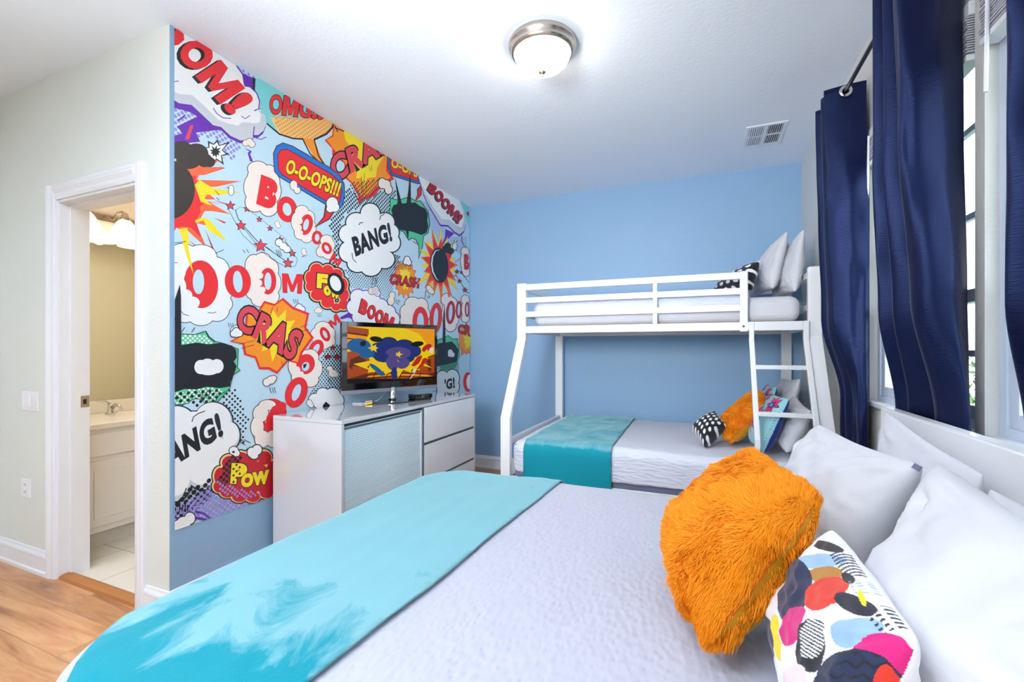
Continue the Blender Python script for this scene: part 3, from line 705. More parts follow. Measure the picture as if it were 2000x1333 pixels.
# ------------------------------------------------------------------ cloth slabs (mattress covers, throws)
def slab_verts(x0, x1, y0, y1, zt, zb, r=0.06, R=0.10, n=72, flare=0.0, amp=0.004, sag=0.0, seed=0, side_amp=1.0, off=0.0):
    cx, cy, hx, hy = (x0+x1)/2, (y0+y1)/2, (x1-x0)/2, (y1-y0)/2
    top = n; sk = 22
    prof = []
    inner = 1.0
    for k in range(1, 9):
        a = math.pi/2 * k / 8; prof.append((-r + r * math.sin(a), r * (1 - math.cos(a))))
    hgt = zt - r - zb
    for k in range(1, 14):
        t = k / 13; prof.append((flare * t * t, r + hgt * t))
    N = top // 2
    total = N + len(prof)
    size = 2 * total + 1
    g = np.arange(size) - total
    U, V = np.meshgrid(g, g, indexing='ij')
    ring = np.maximum(np.abs(U), np.abs(V))
    m = np.clip(ring, 1, None)
    su, sv = U / m, V / m
    offp = np.zeros(size * size).reshape(size, size); drop = np.zeros_like(offp)
    pa = np.array([(0, 0)] + prof)
    idx = np.clip(ring - N, 0, len(prof))
    offp = pa[idx, 0]; drop = pa[idx, 1]
    fi = np.clip(ring / N, 0, 1)
    HX = np.where(ring <= N, (hx - r) * fi, hx + offp); HYY = np.where(ring <= N, (hy - r) * fi, hy + offp)
    RR = np.where(ring <= N, max(R - r, 0.01) * fi, R + offp)
    px, py = su * HX, sv * HYY
    qx, qy = np.clip(px, -(HX - RR), HX - RR), np.clip(py, -(HYY - RR), HYY - RR)
    dx, dy = px - qx, py - qy; L = np.hypot(dx, dy); both = (np.abs(dx) > 1e-6) & (np.abs(dy) > 1e-6)
    Ls = np.where(L > 0, L, 1)
    px = np.where(both, qx + dx / Ls * RR, px); py = np.where(both, qy + dy / Ls * RR, py)
    X, Y, Z = cx + px, cy + py, zt - drop
    nz = vnoise(X * 3 + seed, Y * 3, 1) * amp * 2 + vnoise(X * 11, Y * 11 + seed, 3) * amp
    topm = np.clip(1 - drop / 0.1, 0, 1)
    Z = Z + nz * topm - sag * ((px / hx) ** 2 + (py / hy) ** 2) / 2 * topm
    sidem = np.clip(drop / 0.08, 0, 1)
    ang = np.arctan2(sv, su)
    nn = (vnoise(X * 14 + seed, Y * 14, Z * 3) * 0.012 + vnoise(X * 5, Y * 5 + seed, Z * 6) * 0.012) * side_amp
    ox, oy = px / (np.hypot(px, py) + 1e-9), py / (np.hypot(px, py) + 1e-9)
    ox = np.where(np.abs(px) / hx > np.abs(py) / hy, np.sign(px), ox * 0.3); oy = np.where(np.abs(px) / hx > np.abs(py) / hy, 0 * oy, np.sign(py))
    X = X + ox * nn * sidem + off * np.where(sidem > 0, ox * sidem, 0); Y = Y + oy * nn * sidem + off * oy * sidem
    Z = Z + off * topm
    return X, Y, Z
def grid_mb(X, Y, Z, keep=None):
    n, m = X.shape; vs = np.stack([X, Y, Z], -1).reshape(-1, 3).tolist(); fs = []
    for i in range(n - 1):
        for j in range(m - 1):
            if keep is None or keep(X[i, j], Y[i, j], Z[i, j]): fs.append((i*m+j, (i+1)*m+j, (i+1)*m+j+1, i*m+j+1))
    return MB().add(vs, fs)
def build_cut(name, mb, mt, planes, parent=None, thick=0.0):
    o = build(name, mb, mt, parent, fixn=False, origin=(0, 0, 0))
    bm = bmesh.new(); bm.from_mesh(o.data)
    for co, no in planes:
        bmesh.ops.bisect_plane(bm, geom=bm.verts[:] + bm.edges[:] + bm.faces[:], plane_co=co, plane_no=no, clear_outer=True)
    loose = [v for v in bm.verts if not v.link_faces]; bmesh.ops.delete(bm, geom=loose, context='VERTS')
    bmesh.ops.recalc_face_normals(bm, faces=bm.faces)
    bm.to_mesh(o.data); bm.free(); o.data.shade_smooth()
    if thick:
        s = o.modifiers.new('thickness', 'SOLIDIFY'); s.thickness = thick; s.offset = 1
    return o

# ---- near bed
QX0, QX1, QY0, QY1, QZ = -1.275, 0.585, 0.42, 2.055, 0.632
bd = thing('queen_bed', (-0.3, 1.24, 0), 'large white bed with a plain white headboard under the windows', 'bed')
build('headboard', MB().box(0.600, 0.640, 0.38, 2.03, 0.25, 1.037), M['metal_white'], bd, bevel=0.006)
for y in (0.43, 1.98): build('leg', MB().box(0.600, 0.640, y - 0.03, y + 0.03, 0, 0.25), M['metal_white'], bd, bevel=0.004)
for y in (0.50, 1.95): build('leg', MB().box(-1.20, -1.14, y - 0.03, y + 0.03, 0, 0.2), M['metal_white'], bd, bevel=0.004)
build('side_rail', MB().box(-1.22, 0.6, 0.47, 0.50, 0.2, 0.34), M['metal_white'], bd, bevel=0.003)
build('side_rail', MB().box(-1.22, 0.6, 1.96, 1.99, 0.2, 0.34), M['metal_white'], bd, bevel=0.003)
build('footboard', MB().box(-1.25, -1.22, 0.47, 1.99, 0.2, 0.34), M['metal_white'], bd, bevel=0.003)
build('mattress', MB().box(-1.22, 0.575, 0.50, 1.96, 0.30, 0.585), M['sheet'], bd, bevel=0.04, seg=4)
X, Y, Z = slab_verts(QX0, QX1, QY0, QY1, QZ, 0.27, r=0.075, R=0.24, n=90, flare=0.03, amp=0.004, sag=0.006, seed=2)
tag(build_cut('coverlet', grid_mb(X, Y, Z), M['cover'], [], thick=-0.004), 'white textured coverlet spread over the large near bed', 'bedspread')
X, Y, Z = slab_verts(QX0, QX1, QY0, QY1, QZ, 0.27, r=0.075, R=0.24, n=90, flare=0.03, amp=0.004, sag=0.006, seed=2, off=0.005)
wr = vnoise(X * 9, Y * 2.2, 4) * 0.006 + vnoise(X * 22, Y * 4, 9) * 0.003; Z = Z + np.clip(wr + 0.002, -0.001, 0.02) * (Z > 0.58)
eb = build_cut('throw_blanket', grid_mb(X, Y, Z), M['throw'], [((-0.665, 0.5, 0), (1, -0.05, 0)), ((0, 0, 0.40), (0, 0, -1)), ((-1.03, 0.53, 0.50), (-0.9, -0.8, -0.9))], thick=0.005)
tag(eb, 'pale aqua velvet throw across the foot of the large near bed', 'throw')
# ---- lower bunk
X, Y, Z = slab_verts(-1.205, 0.575, 2.852, 4.13, 0.622, 0.408, r=0.06, R=0.09, n=80, flare=0.0, amp=0.005, sag=0.006, seed=5, side_amp=0.9)
tag(build_cut('coverlet', grid_mb(X, Y, Z), M['cover2'], [], thick=-0.004), 'white crinkled coverlet on the lower bunk', 'bedspread')
mb_ = build('mattress', MB().box(-1.19, 0.58, 2.872, 4.12, 0.358, 0.60), M['greyfab'], None, bevel=0.03, seg=3)
tag(mb_, 'dark grey mattress edge showing beneath the lower bunk coverlet', 'mattress')
X, Y, Z = slab_verts(-1.205, 0.575, 2.84, 4.13, 0.622, 0.335, r=0.06, R=0.09, n=80, flare=0.0, amp=0.005, sag=0.006, seed=5, side_amp=1.2, off=0.009)
wr = vnoise(X * 14, Y * 3, 4) * 0.006; Z = Z + wr * (Z > 0.58)
tt = build_cut('throw_blanket', grid_mb(X, Y, Z), M['throw2'], [((-0.52, 3, 0), (1, 0.02, 0)), ((-1.10, 3, 0), (-1, 0.0, 0)), ((0, 4.16, 0), (0, 1, 0))], thick=0.008)
tag(tt, 'deep teal velvet throw folded over the foot of the lower bunk', 'throw')
# ---- upper bunk
um = tag(build('mattress', MB().box(-1.175, 0.565, 3.225, 4.13, 1.412, 1.575), M['sheet'], None, bevel=0.06, seg=5), 'slim white mattress on the upper bunk', 'mattress')
X, Y, Z = slab_verts(-1.19, 0.30, 3.222, 4.135, 1.607, 1.455, r=0.05, R=0.08, n=70, flare=-0.01, amp=0.006, sag=0.004, seed=8, side_amp=0.8)
tag(build_cut('coverlet', grid_mb(X, Y, Z), M['cover2'], [], thick=-0.004), 'white coverlet on the upper bunk behind the guard rails', 'bedspread')

# ------------------------------------------------------------------ pillows
def pillow_fn(c, t, pinch=0.10, seed=0, wr=0.006, ex=0.46, floor_z=None, bend=0.0, cr=.05):
    TL, TR, BL, BR = [np.array(p, float) for p in c]
    N0 = np.cross(TR - TL + BR - BL, TL - BL + TR - BR); N0 /= np.linalg.norm(N0)
    def fn(u, v, side):
        u = np.asarray(u, float); v = np.asarray(v, float)
        uu = u * (1 - pinch * (1 - v**2)); vv = v * (1 - pinch * (1 - u**2)); q = 1 - cr * np.abs(u * v) ** 5; uu = uu * q; vv = vv * q
        a, b = (uu + 1) / 2, (vv + 1) / 2
        p = ((1-a)*b)[..., None]*TL + (a*b)[..., None]*TR + ((1-a)*(1-b))[..., None]*BL + (a*(1-b))[..., None]*BR
        bu = np.clip(1 - np.abs(u)**2.3, 0, 1); bv = np.clip(1 - np.abs(v)**2.3, 0, 1)
        th = t / 2 * (bu * bv) ** ex * (1 - 0.18 * v)
        env = np.clip((bu * bv) * 3, 0, 1)
        n = vnoise(u * 2.2 + seed, v * 2.2, side * 3 + seed) * wr * 3 + np.abs(vnoise(u * 4.5 + seed, v * 4.5 + 3, side + 7)) * wr * -2.2 + vnoise(u*9, v*9+seed, side) * wr * 0.5
        for cu_, cv_ in ((1, 1), (1, -1), (-1, 1), (-1, -1)):      # gathers that run out of each corner
            du_, dv_ = cu_ - u, cv_ - v; rr = np.hypot(du_, dv_); an = np.arctan2(dv_ * cv_, du_ * cu_)
            n = n + np.sin(an * 13 + seed + cu_ * 2 + vnoise(u * 3, v * 3, seed) * 4) * np.exp(-((rr - .45) / .28) ** 2) * wr * .55
        th = th + n * env
        p = p + (side * th)[..., None] * N0 + (bend * (1 - v**2))[..., None] * N0
        if floor_z is not None: p[..., 2] = np.maximum(p[..., 2], floor_z + 0.002)
        return p
    fn.N = N0
    return fn
def pillow_grid(fn, n, side):
    s = np.sin(np.linspace(-math.pi/2, math.pi/2, n)); U, V = np.meshgrid(s, s, indexing='ij'); return U, V, fn(U, V, float(side))
def pillow_mesh(fn, n, sides=(1, -1), colors=None):
    vs = []; fs = []; cols = []
    for side in sides:
        U, V, Pn = pillow_grid(fn, n, side); o = len(vs); vs += Pn.reshape(-1, 3).tolist()
        for i in range(n-1):
            for j in range(n-1):
                q = (o+i*n+j, o+(i+1)*n+j, o+(i+1)*n+j+1, o+i*n+j+1); fs.append(q if side > 0 else q[::-1])
        if colors is not None: cols.append(colors(U, V, side).reshape(-1, 4))
    return MB().add(vs, fs), (np.concatenate(cols) if cols else None)
def pillow(name, c, t, mt, label, cat='pillow', group=None, n=60, colors=None, **kw):
    fn = pillow_fn(c, t, **kw); mb, cols = pillow_mesh(fn, n, colors=colors)
    cen = np.mean([np.array(p) for p in c], 0)
    o = build(name, mb, mt, None, fixn=False, origin=(cen[0], cen[1], min(p[2] for p in c)))
    if cols is not None:
        ca = o.data.color_attributes.new('Col', 'FLOAT_COLOR', 'POINT'); ca.data.foreach_set('color', cols.ravel())
    bm = bmesh.new(); bm.from_mesh(o.data); bmesh.ops.remove_doubles(bm, verts=bm.verts, dist=0.0004); bm.to_mesh(o.data); bm.free()
    o.data.shade_smooth()
    tag(o, label, cat, group); return o, fn

G1 = 'white pillows on the near bed'
pillow('bed_pillow', [(.545, 1.80, 1.055), (.545, 1.24, .99), (.50, 1.82, .66), (.50, 1.24, .66)], .11, M['sheet'], 'white pillow leaning on the headboard, farther of the back pair', group=G1, seed=11, wr=.006)
pillow('bed_pillow', [(.535, 1.22, .975), (.545, .55, .965), (.49, 1.22, .66), (.49, .55, .66)], .12, M['sheet'], 'white pillow leaning on the headboard, nearer of the back pair, mostly hidden', group=G1, seed=12, wr=.006)
pa, _ = pillow('bed_pillow', [(.375, 1.84, .995), (.45, 1.24, 1.00), (.22, 1.82, .665), (.29, 1.24, .665)], .19, M['sheet'], 'plump white front pillow with a small grey tag, beyond the orange fur cushion', group=G1, seed=13, wr=.010, floor_z=.64)
pillow('bed_pillow', [(.425, 1.13, 1.035), (.425, .52, 1.0), (.315, 1.13, .67), (.315, .52, .67)], .22, M['sheet'], 'plump white front pillow at the right edge, behind the patterned cushion', group=G1, seed=14, wr=.010, floor_z=.64)
tg = P(1775, 915, 1.0); 
build('fabric_tag', MB().bar(P(1783, 909, .985), P(1799, 918, .975), 0.003, 0.012), mat('grey tag', (120, 124, 150), .7), pa)

# orange fur cushions
def fur_cushion(c, t, label, nst, length, seed, floor_z, width=0.0011, n=50):
    fn = pillow_fn(c, t, pinch=.02, seed=seed, wr=.003, ex=.44, floor_z=floor_z, cr=.10)
    cen = np.mean([np.array(p) for p in c], 0)
    root = thing('fur_cushion', (cen[0], cen[1], min(p[2] for p in c)), label, 'cushion')
    mb, _ = pillow_mesh(fn, n, (1,)); build('front_panel', mb, M['furskin'], root, smooth=True, fixn=False)
    mb, _ = pillow_mesh(fn, n, (-1,)); build('back_panel', mb, M['olive'], root, smooth=True, fixn=False)
    rs = np.random.RandomState(seed)
    u = np.sin(rs.uniform(-1.5, 1.5, nst)) ; v = np.sin(rs.uniform(-1.5, 1.5, nst))
    u = np.where(rs.rand(nst) < .12, np.sign(u) * rs.uniform(.93, 1, nst), u); v = np.where(rs.rand(nst) < .12, np.sign(v) * rs.uniform(.93, 1, nst), v)
    side = np.where((np.maximum(np.abs(u), np.abs(v)) > .95) & (rs.rand(nst) < .25), -1.0, 1.0)
    e = 0.01
    p = fn(u, v, side)
    du = fn(np.clip(u + e, -1, 1), v, side) - fn(np.clip(u - e, -1, 1), v, side); dv = fn(u, np.clip(v + e, -1, 1), side) - fn(u, np.clip(v - e, -1, 1), side)
    nn = np.cross(du, dv) * side[:, None]; nn /= np.linalg.norm(nn, axis=1)[:, None] + 1e-12
    T1 = np.array(c[1]) - np.array(c[0]); T1 = T1 / np.linalg.norm(T1); T2 = np.array(c[0]) - np.array(c[2]); T2 = T2 / np.linalg.norm(T2)
    ang = -1.9 + vnoise(u * 1.6 + seed, v * 1.6, 2) * 3.2 + vnoise(u * 5, v * 5 + seed, 4) * 1.6
    fl = np.cos(ang)[:, None] * T1 + np.sin(ang)[:, None] * T2
    edge = np.maximum(np.abs(u), np.abs(v)) ** 6
    out = (u * np.abs(u)**6)[:, None] * T1 + (v * np.abs(v)**6)[:, None] * T2
    d0 = nn * 0.75 + fl * 0.7 + out * 0.5 + rs.normal(size=(nst, 3)) * .12
    d1 = nn * 0.10 + fl * 1.0 + out * 0.5 + rs.normal(size=(nst, 3)) * .15
    d0 /= np.linalg.norm(d0, axis=1)[:, None]; d1 /= np.linalg.norm(d1, axis=1)[:, None]
    clump = 0.8 + vnoise(u * 9 + 9, v * 9, seed) * 1.1
    ln = (length * rs.uniform(.6, 1.15, nst) * clump)[:, None]
    m1 = p + d0 * ln * .45; m2 = m1 + (d0 * .4 + d1 * .6) * ln * .3; m3 = m2 + d1 * ln * .3
    w = np.cross(d0, nn + rs.normal(size=(nst, 3)) * .4); w /= np.linalg.norm(w, axis=1)[:, None] + 1e-9; w = w * width
    q = np.stack([p - w, p + w, m1 - w * .9, m1 + w * .9, m2 - w * .6, m2 + w * .6, m3], 1)
    if floor_z is not None: q[..., 2] = np.maximum(q[..., 2], floor_z + .001)
    L = np.array(wloc(root)); vs = (q - L).reshape(-1, 3)
    me = bpy.data.meshes.new('fur')
    nv = len(vs); base = (np.arange(nst) * 7)[:, None]
    quads = np.concatenate([base + np.array([[0, 1, 3, 2]]), base + np.array([[2, 3, 5, 4]])], 1).reshape(-1)
    tris = (base + np.array([[4, 5, 6]])).reshape(-1)
    loops = np.concatenate([quads, tris]); nq = 2 * nst
    me.vertices.add(nv); me.vertices.foreach_set('co', vs.ravel())
    me.loops.add(len(loops)); me.loops.foreach_set('vertex_index', loops.astype(np.int32))
    me.polygons.add(nq + nst); starts = np.concatenate([np.arange(nq) * 4, nq * 4 + np.arange(nst) * 3]); tot = np.concatenate([np.full(nq, 4), np.full(nst, 3)])
    me.polygons.foreach_set('loop_start', starts.astype(np.int32)); me.update(calc_edges=True); me.validate()
    me.materials.append(M['fur']); me.shade_smooth()
    o = bpy.data.objects.new('fur', me); C.objects.link(o); o.parent = root; o['kind'] = 'stuff'
    return root
fur_cushion([(.135, 1.415, .965), (.225, 1.075, .945), (-.080, 1.35, .70), (.010, .908, .685)], .205, 'fluffy orange fur cushion in the foreground on the near bed', 90000, .024, 4, .637, width=.0008)
fur_cushion([(.365, 3.50, .96), (.39, 3.15, .915), (.13, 3.50, .665), (.165, 3.13, .665)], .17, 'orange fur cushion on the lower bunk beside the polka dot cushion', 14000, .022, 6, .627, width=.0014, n=36)

# patterned cushions: colours laid out in each cushion's own (u, v)
def lerpc(base, mask, c): return base * (1 - mask[..., None]) + np.array(c) * mask[..., None]
def ell(U, V, cx, cy, rx, ry, rot=0, soft=0.0):
    a = math.radians(rot); x = (U - cx) * math.cos(a) + (V - cy) * math.sin(a); y = -(U - cx) * math.sin(a) + (V - cy) * math.cos(a)
    return (((np.abs(x) / rx) ** 2.3 + (np.abs(y) / ry) ** 2.3) < 1).astype(float), x, y
K = dict(wh=rgb(240, 240, 244), bk=rgb(16, 18, 28), nv=rgb(20, 36, 74), lb=rgb(150, 184, 226), rd=rgb(222, 48, 30), mg=rgb(214, 10, 120), pk=rgb(246, 214, 224), yl=rgb(240, 214, 10), br=rgb(178, 124, 44), dn=rgb(22, 26, 48))
def abstract_pattern(U, V, side):
    c = np.ones(U.shape + (4,)) * np.array(K['wh'])
    def put(col, *e):
        nonlocal c
        m, x, y = ell(U, V, *e); c = lerpc(c, m, K[col]); return m, x, y
    for col, cu, cv, a, b, c2, d2, rx, ry, rot in (('bk', -.545, .872, 12, 148, 69, -69, 20, 9, 10), ('lb', -.304, .732, 85, 94, 110, -95, 36, 17, -5), ('br', -.077, .712, 53, 150, 104, -79, 32, 15, -5),
            ('nv', -.244, .197, 42, 104, 110, -81, 38, 60, 15), ('rd', .164, .605, 33, 153, 108, -84, 50, 24, -22), ('dn', .498, .819, 117, 148, 148, -110, 38, 17, 24), ('mg', .197, .01, 63, 77, 151, -108, 20, 42, 18),
            ('bk', .505, .137, 131, 116, 200, -109, 36, 50, 15), ('stripes', .491, .217, 132, 94, 194, -120, 27, 42, 15), ('lb', .725, .658, 217, 138, 218, -125, 52, 32, -3), ('mg', .912, .725, 301, 123, 265, -150, 50, 36, 8),
            ('zig', .859, .244, 332, 63, 327, -167, 74, 62, 0), ('pk', .558, -.351, 177, 56, 267, -138, 26, 36, 0), ('yl', .07, -.364, 64, 59, 162, -104, 9, 50, -14), ('yl', .471, .919, 115, 344, 140, -26, 6, 17, -20),
            ('bk', .137, .905, 46, 226, 100, -61, 14, 9, 30), ('rd', .99, .45, 480, 130, 369, -149, 18, 40, 25), ('lb', -.9, .2, 42, 104, 110, -81, 30, 22, 15), ('nv', -.2, -.7, 42, 104, 110, -81, 40, 30, 15)):
        x, y = a * (U - cu) + b * (V - cv), c2 * (U - cu) + d2 * (V - cv)
        t = math.radians(rot); xr, yr = x * math.cos(t) + y * math.sin(t), -x * math.sin(t) + y * math.cos(t)
        m = ((np.abs(xr) / rx) ** 2.3 + (np.abs(yr) / ry) ** 2.3 < 1).astype(float)
        if col == 'stripes': c = lerpc(c, m * (np.sin(yr * .95 - xr * .25) > -.15), K['wh'])
        elif col == 'zig':
            c = lerpc(c, m, K['nv']); zz = np.abs(((xr / 30) % 1) - .5) * 26; c = lerpc(c, m * (((yr + zz) / 26 % 1) < .28), K['bk'])
        else: c = lerpc(c, m, K[col])
    hat = (V > .88) & (U > -.35) & (U < .12) & (np.sin(U * 110 + V * 60) > .1); c = lerpc(c, hat.astype(float), K['bk'])
    dot = (V > .84) & (U > .58) & (U < .86) & (np.sin(U * 120 + V * 20) > .2) & (np.sin(V * 90) > -.3); c = lerpc(c, dot.astype(float), K['dn'])
    dot = (V > .9) & (U > .20) & (U < .42) & (np.sin(U * 130) > .2) & (np.sin(V * 120) > -.3); c = lerpc(c, dot.astype(float), K['lb'])
    if side < 0: c[:] = np.array(K['wh'])
    return c
printm = mat('printed cotton', (255, 255, 255), .7, sheen=.2, attr='Col')
pillow('patterned_cushion', [(.235, 1.045, .905), (.225, .635, .925), (.150, 1.16, .665), (.155, .66, .665)], .13, printm, 'cushion with colourful abstract blobs, in front of the nearest white pillow', 'cushion', n=260, colors=abstract_pattern, seed=21, wr=.005, pinch=.05, floor_z=.637)
def polka(U, V, side):
    s = 2.7; gx = (U * s); gy = (V * s * .95); row = np.floor(gy); ox = np.where(row % 2 == 0, 0.0, .5)
    fx = (gx + ox) % 1 - .5; fy = gy % 1 - .5; m = (np.hypot(fx, fy) < .30).astype(float)
    return lerpc(np.ones(U.shape + (4,)) * np.array(rgb(14, 14, 20)), m, K['wh'])
pillow('polka_cushion', [P(1399, 803, 3.02), P(1420, 832, 2.86), P(1349, 838, 2.96), P(1376, 876, 2.81)], .17, printm, 'small black cushion with white dots lying on the lower bunk', 'cushion', n=150, colors=polka, seed=31, wr=.003, pinch=.10, floor_z=.627)
pillow('polka_cushion', [(.19, 3.82, 1.78), (.365, 3.44, 1.84), (.07, 3.74, 1.63), (.30, 3.34, 1.635)], .15, printm, 'small black cushion with white dots on the upper bunk', 'cushion', n=150, colors=polka, seed=32, wr=.003, pinch=.08, floor_z=1.607)
def comic(U, V, side):
    if side < 0: return np.ones(U.shape + (4,)) * np.array(rgb(14, 44, 128))
    c = np.ones(U.shape + (4,)) * np.array(rgb(150, 205, 215))
    sp = (np.sin(U * 60) > .75) & (np.sin(V * 60) > .75); c = lerpc(c, sp.astype(float), rgb(90, 140, 160))
    for cx, cy, r0, n in ((-.25, -.05, .62, 9), (.5, .6, .42, 8), (-.6, .8, .45, 9)):
        a = np.arctan2(V - cy, U - cx); r = np.hypot(U - cx, V - cy); st = r0 * (.55 + .45 * np.abs(((a / (2*math.pi) * n) % 1) - .5) * 2)
        c = lerpc(c, (r < st).astype(float), rgb(16, 18, 40)); c = lerpc(c, (r < st * .86).astype(float), rgb(232, 12, 110)); c = lerpc(c, (r < st * .5).astype(float), rgb(16, 18, 40)); c = lerpc(c, (r < st * .4).astype(float), rgb(30, 60, 150)); c = lerpc(c, (r < st * .18).astype(float), rgb(150, 210, 220))
    return c
pillow('comic_cushion', [(.44, 3.72, .995), (.455, 3.36, 1.00), (.34, 3.70, .66), (.36, 3.34, .66)], .11, printm, 'teal and pink starburst cushion, farther of the two leaning on the lower bunk pillows', 'cushion', n=170, colors=comic, seed=41, wr=.003, pinch=.07, floor_z=.627)
pillow('comic_cushion', [(.405, 3.28, .97), (.465, 2.97, .965), (.285, 3.20, .655), (.325, 2.905, .650)], .13, printm, 'teal and pink starburst cushion with navy back, right behind the bunk ladder', 'cushion', n=170, colors=comic, seed=42, wr=.003, pinch=.07, floor_z=.627)
G2 = 'white pillows on the lower bunk'
pillow('bed_pillow', [(.585, 4.08, 1.02), (.590, 3.38, 1.06), (.49, 4.08, .655), (.49, 3.42, .655)], .13, M['sheet'], 'white pillow at the head of the lower bunk, nearer the blue wall', group=G2, seed=51, floor_z=.627)
pillow('bed_pillow', [(.565, 3.46, .945), (.57, 2.97, .90), (.45, 3.44, .655), (.44, 2.93, .655)], .15, M['sheet'], 'white pillow at the head of the lower bunk, behind the ladder rungs', group=G2, seed=52, floor_z=.627)
G3 = 'white pillows on the upper bunk'
pillow('bed_pillow', [(.45, 4.02, 1.96), (.535, 3.49, 2.04), (.345, 3.96, 1.635), (.435, 3.40, 1.635)], .15, M['sheet'], 'white pillow standing on the upper bunk beside the dotted cushion', group=G3, seed=61, floor_z=1.607)
pillow('bed_pillow', [(.575, 3.95, 1.99), (.61, 3.39, 2.02), (.51, 3.95, 1.60), (.55, 3.33, 1.60)], .13, M['sheet'], 'white pillow standing on the upper bunk against its end rail', group=G3, seed=62, floor_z=1.58)

# ------------------------------------------------------------------ printed wallpaper mural
PAL = dict(sky=(196, 224, 238), white=(243, 243, 242), cream=(246, 232, 222), grey=(206, 210, 216), red=(236, 44, 50), dred=(196, 24, 44), pinkred=(226, 70, 84), black=(26, 28, 36), dark=(52, 44, 40),
           purple=(106, 36, 176), violet=(150, 140, 214), orange=(250, 150, 32), peach=(238, 206, 140), yellow=(250, 222, 34), blue=(44, 116, 206), teal=(128, 214, 216), green=(84, 204, 148), salmon=(248, 104, 60), lav=(200, 196, 232))
PK = list(PAL)
_tc = {}
def text_tris(s, off, shear=0.12):
    k = (s, off, shear)
    if k in _tc: return _tc[k]
    cu = bpy.data.curves.new('lettering', 'FONT'); cu.body = s; cu.offset = off; cu.shear = shear; cu.fill_mode = 'FRONT'; cu.resolution_u = 4; cu.space_character = 1.0 + max(off, 0.02) * 1.5
    o = bpy.data.objects.new('lettering', cu); C.objects.link(o); bpy.context.view_layer.update()
    me = bpy.data.meshes.new_from_object(o.evaluated_get(bpy.context.evaluated_depsgraph_get()))
    v = np.array([tuple(x.co)[:2] for x in me.vertices]); f = [tuple(p.vertices) for p in me.polygons]
    bpy.data.objects.remove(o); bpy.data.curves.remove(cu); bpy.data.meshes.remove(me)
    _tc[k] = (v, f); return v, f

